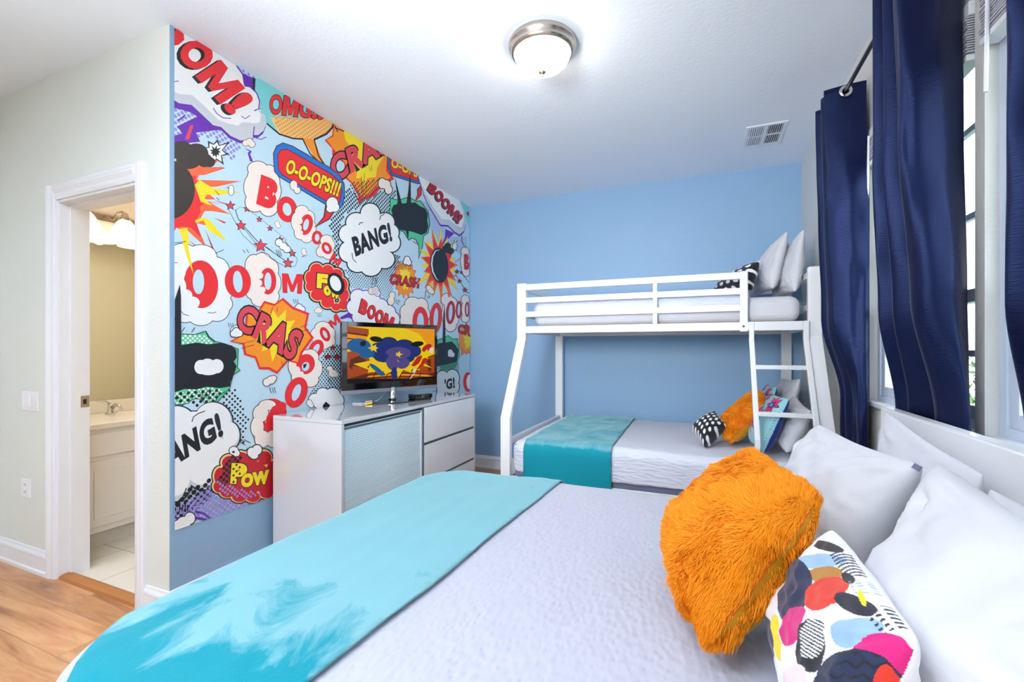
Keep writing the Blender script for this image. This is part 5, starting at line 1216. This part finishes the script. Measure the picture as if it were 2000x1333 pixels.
# second bomb
A.burst(1450, 655, 265, 500, 15, .52, 'yellow', seed=8, jit=.22, phase=.2); A.burst(1450, 655, 250, 440, 13, .55, 'salmon', seed=11, jit=.25); A.burst(1450, 650, 205, 350, 13, .66, 'red', seed=12, jit=.15)
A.cloud([(1545, 440, 55, 55), (1595, 470, 45, 42), (1560, 400, 40, 35)], 'black', .3); A.burst(1650, 410, 40, 70, 7, .5, 'white', w=1, seed=4)
A.ell(1450, 657, 118, 232, 'black', -4); A.line([(1455, 455), (1400, 470), (1362, 540), (1350, 640), (1365, 740), (1410, 830), (1440, 855)], 2.8, 'white', taper=True)
for p in ([(1100, 345), (1170, 385)], [(1655, 615), (1710, 575)], [(1630, 790), (1680, 795)], [(1275, 980), (1262, 1090)]): A.line(p, 1.2, 'dred')
# right edge pieces
A.cloud([(1785, 480, 50, 60), (1785, 600, 60, 110), (1790, 710, 50, 70), (1800, 760, 40, 40)], 'cream', 1); A.text('B', [(1772, 712), (1840, 722), (1838, 505), (1768, 512)], 'dred', .08, shear=0)
A.line([(1740, 250), (1745, 350), (1800, 440)], 1); A.line([(1660, 780), (1740, 900), (1790, 990), (1840, 1020)], 1); A.line([(1730, 750), (1790, 820), (1835, 880)], .8)
for a in ((1715, 865, 20), (1785, 980, 26), (1680, 740, 22), (1735, 750, 12)): A.star(*a, col='dred')
A.cloud([(1310, 950, 32, 30), (1335, 985, 36, 34), (1355, 1005, 26, 26)], 'cream', 1); A.line([(1305, 1050), (1300, 1090)], 1); A.line([(1325, 1050), (1320, 1090)], 1)
# DOOOO right
A.map = C5
A.cloud([(1020, 470, 60, 50), (1090, 490, 55, 60), (970, 540, 50, 60), (960, 610, 40, 60), (1120, 560, 40, 60), (1040, 580, 90, 90)], 'cream', 1.2)
A.ring(1085, 625, 66, 128, 'red', 0, .42, .6); A.ring(1210, 590, 50, 126, 'red', 4, .36, .65)
A.cloud([(1300, 440, 45, 50), (1335, 480, 50, 60), (1300, 560, 40, 90), (1360, 570, 40, 80), (1330, 650, 45, 50), (1325, 560, 50, 130)], 'cream', 1.2)
A.ring(1330, 545, 38, 96, 'dred', 4, .4, .7); A.ring(1398, 522, 27, 72, 'dred', 2, .4, .66); A.cloud([(1450, 440, 32, 36), (1455, 520, 34, 70), (1450, 590, 30, 34)], 'cream', 1); A.ring(1465, 520, 20, 62, 'dred', 0, .4, .66)
A.poly([(1245, 330), (1262, 330), (1256, 470), (1248, 470)], 'salmon'); A.poly([(1300, 330), (1330, 420), (1310, 420)], 'salmon')
A.opoly([(1225, 770), (1260, 760), (1310, 735), (1350, 765), (1380, 760), (1395, 830), (1400, 900), (1380, 940), (1240, 950)], 'green', 1.2); A.poly([(1245, 940), (1395, 930), (1370, 1000), (1250, 1020)], 'green'); A.dots([(1245, 940), (1395, 930), (1370, 1000), (1250, 1020)], .02, .006, 'black')
A.poly([(1225, 800), (1265, 790), (1270, 560), (1283, 480), (1290, 790), (1340, 780), (1370, 810), (1395, 850), (1390, 900), (1380, 945), (1320, 960), (1260, 975), (1200, 990), (1200, 820)], 'black'); A.cloud([(1328, 868, 20, 22), (1345, 888, 18, 20), (1325, 890, 16, 16)], 'white', .3)
A.burst(1460, 765, 75, 140, 12, .72, 'orange', w=1, oc='red', seed=7); A.burst(1470, 765, 40, 95, 9, .6, 'yellow', seed=9); A.text('CR', [(1392, 710), (1490, 740), (1492, 650), (1390, 640)], 'dred', .05, 'black', .035)
A.cloud([(1265, 1090, 55, 70), (1345, 1080, 55, 70), (1290, 1180, 70, 70), (1350, 1150, 50, 60), (1260, 1150, 40, 60)], 'white', 1.6); A.text("'G!", [(1278, 1175), (1366, 1160), (1362, 1068), (1280, 1090)], 'black', .05, shear=0)
A.ell(1470, 1110, 36, 80, 'red'); A.ell(1485, 1110, 26, 60, 'white')
# lower middle OOOM diagonal
A.text('M', [(362, 690), (440, 615), (398, 548), (330, 628)], 'red', .07, shear=0)
A.cloud([(290, 670, 65, 50), (240, 730, 50, 60), (340, 720, 50, 60), (290, 790, 60, 55), (350, 780, 40, 50), (290, 730, 70, 80)], 'cream', 1.1); A.ring(308, 722, 38, 62, 'red', -25, .4, .55)
A.ring(235, 840, 56, 80, 'red', 30, .4, .55)
A.cloud([(110, 900, 70, 60), (190, 910, 65, 65), (60, 980, 50, 80), (240, 1000, 45, 75), (100, 1070, 65, 60), (190, 1090, 65, 60), (140, 990, 110, 100)], 'cream', 1.2); A.ring(150, 965, 74, 84, 'red', 20, .4, .45, 'sky', 0, 20); A.cloud([(80, 1010, 26, 26), (110, 1045, 26, 22)], 'cream', .1, 'cream')
A.poly([(130, 968), (160, 958), (150, 990), (132, 1000)], 'black')
A.map = PX; A.ring(578, 767, 21, 31, 'red', 20, .36, .55)
A.ring(528, 812, 30, 34, 'red', 30, .4, .5)
A.map = C4; A.cloud([(610, 520, 50, 30), (570, 570, 45, 50), (550, 650, 38, 60), (580, 720, 45, 50), (640, 720, 40, 50)], 'cream', 1.2); A.poly([(598, 660), (605, 590), (640, 530), (700, 500), (720, 510), (720, 580), (655, 590), (640, 660)], 'red')
A.map = C5; A.cloud([(230, 1250, 55, 45), (290, 1200, 50, 40), (370, 1210, 60, 50), (420, 1260, 40, 50), (310, 1280, 100, 60)], 'white', 1.6); A.poly([(290, 1300), (315, 1270), (350, 1300), (330, 1330), (290, 1320)], 'black')
A.cloud([(345, 1000, 24, 20), (370, 1040, 34, 30), (395, 1050, 22, 20)], 'cream', 1); A.star(330, 905, 22, col='dred'); A.star(405, 910, 26, col='dred'); A.star(370, 830, 18, col='dred'); A.cloud([(180, 1280, 22, 24), (195, 1300, 18, 18)], 'white', 1)
for p in ([(335, 1080), (345, 1130)], [(350, 1085), (360, 1125)], [(210, 1170), (200, 1200)], [(225, 1170), (215, 1200)], [(300, 907), (440, 912)]): A.line(p, .9)
# lower left CRAS burst
A.map = PX
b1 = [(447, 668), (476, 652), (480, 610), (500, 612), (515, 588), (535, 594), (552, 582), (572, 600), (603, 612), (597, 640), (612, 660), (590, 690), (584, 712), (562, 706), (540, 731), (524, 722), (505, 722), (497, 700), (476, 694), (472, 672)]
A.poly(b1, 'red'); A.poly([(534 + (x-534)*.93, 655 + (y-655)*.93) for x, y in b1], 'orange'); A.burst(538, 652, 46, 50, 11, .62, 'yellow', seed=14, jit=.15)
for p in ([(466, 673), (498, 665)], [(470, 681), (495, 674)], [(548, 705), (552, 718)], [(585, 640), (600, 634)], [(588, 648), (602, 644)], [(510, 672), (525, 674)], [(532, 600), (528, 612)], [(541, 600), (540, 610)]): A.line(p, 2, taper=True)
A.text('CRAS', [(458, 640), (572, 708), (592, 650), (472, 590)], 'pinkred', .045, 'black', .045)
# lower left blot
A.map = C4
A.opoly([(85, 100), (180, 105), (245, 85), (262, 115), (300, 145), (360, 160), (435, 190), (430, 300), (445, 315), (405, 340), (385, 420), (300, 515), (60, 515), (40, 470), (60, 440)], 'green', 1.4)
A.dots([(95, 110), (240, 100), (290, 160), (100, 165)], .022, .006, 'white'); A.dots([(45, 450), (200, 420), (350, 420), (300, 510), (60, 510)], .022, .006, 'white'); A.dots([(50, 450), (350, 420), (300, 515), (70, 510)], .034, .0085, 'black')
A.poly([(92, -195), (98, -120), (100, 165), (190, 150), (260, 160), (330, 152), (400, 168), (425, 195), (428, 240), (410, 262), (428, 290), (412, 340), (392, 380), (388, 410), (330, 420), (250, 412), (190, 428), (120, 425), (45, 450), (45, 500), (28, 520), (28, -10), (60, -100)], 'black')
A.cloud([(215, 295, 38, 42), (255, 285, 45, 40), (310, 290, 40, 42), (260, 315, 60, 28)], 'white', .3)
A.line([(245, 85), (262, 120), (300, 150)], 1.6)
# ANG! cloud
A.line([(300, 520), (310, 470), (360, 440)], 1.5); A.cloud([(190, 520, 45, 35), (150, 560, 60, 50)], 'sky', 1.4); A.dots([(150, 490), (240, 500), (220, 560), (180, 560)], .034, .008, 'black')
ang = [(80, 640, 110, 110), (290, 620, 112, 112), (180, 640, 90, 80), (395, 700, 50, 76), (330, 800, 90, 80), (230, 900, 110, 120), (60, 960, 100, 130), (60, 800, 120, 200), (200, 760, 150, 160), (20, 1000, 60, 90)]
A.cloud(ang, 'white', 3.0, 'black', 'grey'); A.line([(162, 620), (172, 590), (200, 570), (240, 555)], 1.8); A.line([(130, 1010), (110, 1060), (60, 1110)], 2)
A.text('ANG!', [(22, 905), (352, 700), (318, 560), (2, 758)], 'black', .055, shear=0)
A.dots([(30, 1120), (130, 1030), (260, 960), (300, 1020), (200, 1160), (40, 1190)], .036, .012, 'black'); A.dots([(40, 1160), (200, 1040), (270, 1000), (560, 1100), (420, 1170), (200, 1200)], .030, .010, 'violet')
A.line([(35, 1170), (60, 1185), (100, 1195)], 4, 'purple'); A.line([(180, 1150), (230, 1160), (270, 1190)], 4, 'purple'); A.line([(130, 1180), (200, 1190), (250, 1200)], 5, 'purple')
A.cloud([(150, 1190, 30, 34), (115, 1215, 40, 34), (85, 1235, 34, 34)], 'white', 2)
for x in (92, 108, 124, 140): A.line([(x, 1110), (x - 4, 1150)], 2)
# POW
pw = [(330, 940, 46, 60), (385, 860, 55, 50), (450, 830, 50, 42), (520, 820, 50, 42), (590, 830, 48, 48), (640, 900, 46, 60), (640, 980, 50, 60), (600, 1030, 50, 46), (520, 1060, 50, 38), (440, 1060, 50, 38), (370, 1030, 50, 42), (320, 1000, 40, 42), (480, 940, 150, 110)]
A.cloud(pw, 'peach', 2.4); A.cloud([(a + 3, b + 3, c - 8, d - 8) for a, b, c, d in pw], 'dred', .6, 'orange'); A.dots([(300, 1000), (380, 830), (460, 820), (430, 900), (360, 1010)], .030, .010, 'black'); A.dots([(300, 960), (480, 1030), (600, 1040), (500, 1080), (330, 1040)], .026, .007, 'violet')
A.text('P', [(388, 985), (470, 992), (498, 868), (398, 862)], 'yellow', .085, 'black', .04, shear=0); A.text('OW', [(452, 1012), (622, 985), (622, 900), (455, 930)], 'yellow', .085, 'black', .04, shear=0)
A.dots([(395, 870), (460, 870), (440, 985), (390, 980)], .034, .0065, 'dark')
A.cloud([(515, 800, 24, 28), (548, 785, 28, 28), (530, 820, 24, 18)], 'white', 2); A.cloud([(410, 790, 26, 24), (425, 805, 20, 18)], 'white', 1.6); A.ell(408, 798, 8, 7, 'black')
for p in ([(450, 720), (475, 740)], [(445, 735), (480, 758)], [(470, 725), (510, 745)], [(180, 60), (160, 90)], [(120, 60), (100, 90)], [(235, 430), (215, 480)], [(255, 430), (235, 480)], [(275, 430), (255, 480)]): A.line(p, 1.4)
puff(425, 92, 36, 'white', 1.6); A.cloud([(605, 385, 20, 22), (630, 372, 24, 22), (645, 362, 18, 16)], 'cream', 1.4)
for x in (622, 636, 650): A.line([(x, 415), (x + 10, 450)], 1)
murm = []
for k in PK:
    m = mat('wallpaper ' + k, PAL[k], 0.42, bump=('noise', 70, 0.30, 0.004)); murm.append(m)
mur = build('wallpaper_mural', A.mb, murm, None, fixn=False, origin=(0, 0, 0))
bm = bmesh.new(); bm.from_mesh(mur.data)
for f in bm.faces:
    if f.normal.x < 0: f.normal_flip()
for co, no in (((0, DY + 0.022, 0), (0, -1, 0)), ((0, BY - 0.003, 0), (0, 1, 0)), ((0, 0, H - 0.001), (0, 0, 1)), ((0, 0, 0.403), (0, 0, -1))):
    bmesh.ops.bisect_plane(bm, geom=bm.verts[:] + bm.edges[:] + bm.faces[:], plane_co=co, plane_no=no, clear_outer=True)
bm.to_mesh(mur.data); bm.free()
tag(mur, 'comic book wallpaper with speech bubbles and bursts on the left wall', 'wallpaper')

# ------------------------------------------------------------------ television
tl, tr_ = Vector((-2.157, 2.285, 0)), Vector((-1.872, 2.979, 0))
tx = (tr_ - tl).normalized(); tw = (tr_ - tl).length; tn = Vector((tx.y, -tx.x, 0)); TZ0, TZ1 = 0.943, 1.423
if tn.x < 0: tn = -tn
tc = (tl + tr_) / 2
tv = thing('television', (tc.x, tc.y, DRZ), 'flat screen television with a glossy black frame standing on the white dresser', 'television')
def tp(u, z, n): q = tl + tx * u + tn * n; return (q.x, q.y, z)
def tbox(mb, u0, u1, z0, z1, n0, n1):
    return mb.add([tp(u0,z0,n0), tp(u1,z0,n0), tp(u1,z1,n0), tp(u0,z1,n0), tp(u0,z0,n1), tp(u1,z0,n1), tp(u1,z1,n1), tp(u0,z1,n1)], [(3,2,1,0),(4,5,6,7),(0,1,5,4),(1,2,6,5),(2,3,7,6),(3,0,4,7)])
build('back_housing', tbox(tbox(MB(), 0.004, tw - 0.004, TZ0 + 0.03, TZ1 - 0.003, -0.035, -0.004), .12, tw - .12, TZ0 + .05, TZ1 - .08, -0.07, -0.03), M['mblack'], tv, bevel=0.004)
b = MB(); s0, s1, q0, q1 = 0.037, tw - 0.022, TZ0 + 0.072, TZ1 - 0.030
tbox(b, 0, s0, TZ0 + 0.026, TZ1, -0.005, 0.004); tbox(b, s1, tw, TZ0 + 0.026, TZ1, -0.005, 0.004); tbox(b, s0, s1, q1, TZ1, -0.005, 0.004); tbox(b, s0, s1, TZ0 + 0.026, q0, -0.005, 0.004)
build('bezel', b, M['black'], tv, bevel=0.0015)
build('lower_trim', tbox(MB(), 0, tw, TZ0, TZ0 + 0.026, -0.02, 0.005), M['silver'], tv, bevel=0.002)
scr = build('screen', tbox(MB(), s0, s1, q0, q1, -0.004, -0.001), M['black'], tv)
# picture on the screen: an abstract comic flash
def em(name, c, e=1.0): return mat('screen ' + name, tuple(int(x * .25) for x in c), 0.3, spec=.3, emis=c, es=e)
SP = dict(yellow=(250, 214, 8), amber=(250, 160, 10), rust=(176, 70, 16), brown=(96, 36, 8), black=(6, 6, 8), navy=(26, 44, 120), blue=(16, 96, 160), purple=(84, 72, 140), red=(196, 30, 20), white=(230, 224, 200), dimb=(40, 34, 60))
scm = {k: em(k, v, .34) for k, v in SP.items()}; SK = list(SP); save = PK
sw_, sh_ = s1 - s0, q1 - q0
PK = SK
B = Art(lambda x, y, h: tp(s0 + max(0, min(1, x)) * sw_, q1 - max(0, min(1, y)) * sh_, 0.0 + h), 0.00003); 
def cl(p): return [(max(0, min(1, x)), max(0, min(1, y))) for x, y in p]
B.raw([(0, 0), (1, 0), (1, 1), (0, 1)], [(0, 1, 2, 3)], 'yellow')
B.poly([(.62, 0), (1, 0), (1, .45), (.9, .3), (.8, .1)], 'amber')
for k, (a, b2, c) in enumerate((('rust', 0, .1), ('brown', .1, .13), ('amber', .13, .2), ('brown', .2, .22), ('amber', .22, .33), ('rust', .33, .40))): B.poly([(0, b2), (.22 - k * .012, b2 + .04), (.22 - k * .012, c + .05), (0, c)], a)
B.poly([(0, .45), (.1, .42), (.2, .5), (.24, .62), (.2, .9), (0, .95)], 'rust'); B.poly([(.03, .58), (.12, .52), (.2, .6), (.12, .66), (.2, .72), (.08, .8), (.02, .72)], 'brown'); B.poly([(.05, .7), (.16, .7), (.18, .84), (.06, .88)], 'rust')
B.poly([(.2, .84), (.6, .78), (1, .86), (1, 1), (0, 1), (0, .92)], 'brown')
for y in (.80, .86, .92): B.poly([(.22, y + .02), (.5, y), (.9, y + .05), (.98, y + .09), (.9, y + .09), (.5, y + .035), (.2, y + .05)], 'rust' if y != .86 else 'amber')
for x in (.3, .44, .6, .72, .84): B.poly([(x, .78), (x + .008, .78), (x - .04, .98), (x - .05, .98)], 'black')
B.poly([(.84, .6), (1, .5), (1, .88), (.88, .84), (.8, .86)], 'rust'); B.poly([(.9, .62), (.95, .6), (.96, .84), (.92, .84)], 'brown'); B.poly([(.0, .92), (.3, .94), (.6, .97), (1, .95), (1, 1), (0, 1)], 'black')
B.burst(.55, .62, .34, .30, 12, .62, 'yellow', seed=3, jit=.25); B.poly([(.06, .66), (.2, .62), (.3, .58), (.2, .72), (.26, .8)], 'yellow'); B.poly([(.84, .66), (.97, .78), (.82, .72)], 'yellow')
# dark swirling cloud shapes in the middle, no figure
B.cloud([(.34, .40, .10, .12), (.44, .30, .10, .12), (.50, .44, .14, .16), (.62, .34, .11, .12), (.72, .44, .10, .12), (.40, .54, .12, .10), (.64, .56, .10, .10)], 'navy', .006, 'black')
B.ell(.30, .22, .07, .05, 'black', 20); B.ell(.78, .30, .08, .05, 'black', -15)
B.ell(.55, .48, .15, .12, 'purple'); B.ell(.48, .66, .07, .14, 'purple', -8); B.ell(.61, .68, .07, .10, 'purple', 20); B.ell(.5, .86, .035, .12, 'navy', 0); B.ell(.34, .52, .10, .07, 'navy', 20)
B.ell(.12, .34, .12, .13, 'blue', -20); B.ell(.2, .48, .08, .08, 'blue', 30); B.ell(.3, .76, .03, .12, 'blue', -35); B.ell(.36, .86, .04, .03, 'blue', 20); B.ell(.16, .3, .03, .05, 'black', 10)
B.burst(.27, .38, .06, .08, 6, .5, 'yellow', seed=8); B.poly([(.78, .55), (.86, .5), (.8, .68), (.74, .74), (.7, .72)], 'red'); B.poly([(.86, .6), (.92, .56), (.84, .76), (.76, .82)], 'red'); B.ell(.9, .38, .05, .09, 'red', 30); B.ell(.96, .42, .03, .06, 'white', 10); B.burst(.88, .5, .08, .1, 5, .45, 'yellow', seed=2); B.ell(.74, .82, .02, .04, 'white', 30)
B.burst(.55, .50, .05, .06, 5, .45, 'yellow', seed=2); B.poly([(.68, .98), (.70, .97), (.76, .84), (.75, .84)], 'white')
PK = save
build('picture', B.mb, [scm[k] for k in SK], scr, fixn=False)
# stand, base
build('neck', MB().lathe((tc.x - tn.x * .01, tc.y - tn.y * .01, 0), [(0.028, DRZ + 0.012), (0.024, DRZ + 0.03), (0.024, TZ0 + 0.03), (0.0, TZ0 + 0.03)], 24), M['chrome'], tv, smooth=True)
bs = MB(); bs.lathe((0, 0, 0), [(0.0, 0.001), (0.148, 0.001), (0.15, 0.004), (0.148, 0.008), (0.04, 0.012), (0.0, 0.012)], 48)
ang_ = math.atan2(tx.y, tx.x); bs.v = [(tc.x + (x * math.cos(ang_) * 1.35 - y * math.sin(ang_) * .85), tc.y + (x * math.sin(ang_) * 1.35 + y * math.cos(ang_) * .85), DRZ + z) for x, y, z in bs.v]
build('base', bs, M['black'], tv, smooth=False)
# set top box and cables
r = ray(783, 774); t_ = (DRZ - CAMZ + 0.0) / r.z; bp_ = Vector((-1.90, 2.80, DRZ))
sb = thing('media_box', (bp_.x, bp_.y, DRZ), 'small black media box on the dresser beneath the right half of the television', 'electronics')
b = MB(); d1 = tx * .075; d2 = tn * .045; o_ = bp_
b.prism([tuple(o_ - d1 - d2 + Vector((0, 0, .013))), tuple(o_ + d1 - d2 + Vector((0, 0, .013))), tuple(o_ + d1 + d2 + Vector((0, 0, .013))), tuple(o_ - d1 + d2 + Vector((0, 0, .013)))], (0, 0, 0.032)); build('case', b, M['black'], sb, bevel=.004)
b = MB(); b.prism([tuple(o_ - d1*.9 - d2*.9), tuple(o_ + d1*.9 - d2*.9), tuple(o_ + d1*.9 + d2*.9), tuple(o_ - d1*.9 + d2*.9)], (0, 0, 0.013)); build('feet', b, M['mblack'], sb)
cb = thing('av_cable', (-2.12, 2.45, DRZ), 'cables with coloured plugs lying on the dresser behind the television', 'cable')
build('cord', MB().tube([(-2.13, 2.70, .93), (-2.10, 2.60, .89), (-2.08, 2.5, DRZ + .005), (-2.11, 2.42, DRZ + .005), (-2.17, 2.40, DRZ + .005)], .003, 6), M['trim'], cb)
for k, (c, nm) in enumerate((((240, 210, 30), 'plug'), ((220, 40, 50), 'plug'), ((240, 240, 240), 'plug'))):
    y = 2.40 + k * .035; build(nm, MB().tube([(-2.06 - k * .03, y, DRZ + .008), (-2.04 - k * .03, y + .04, DRZ + .010)], .006, 8), mat('plug colour', c, .4), cb)
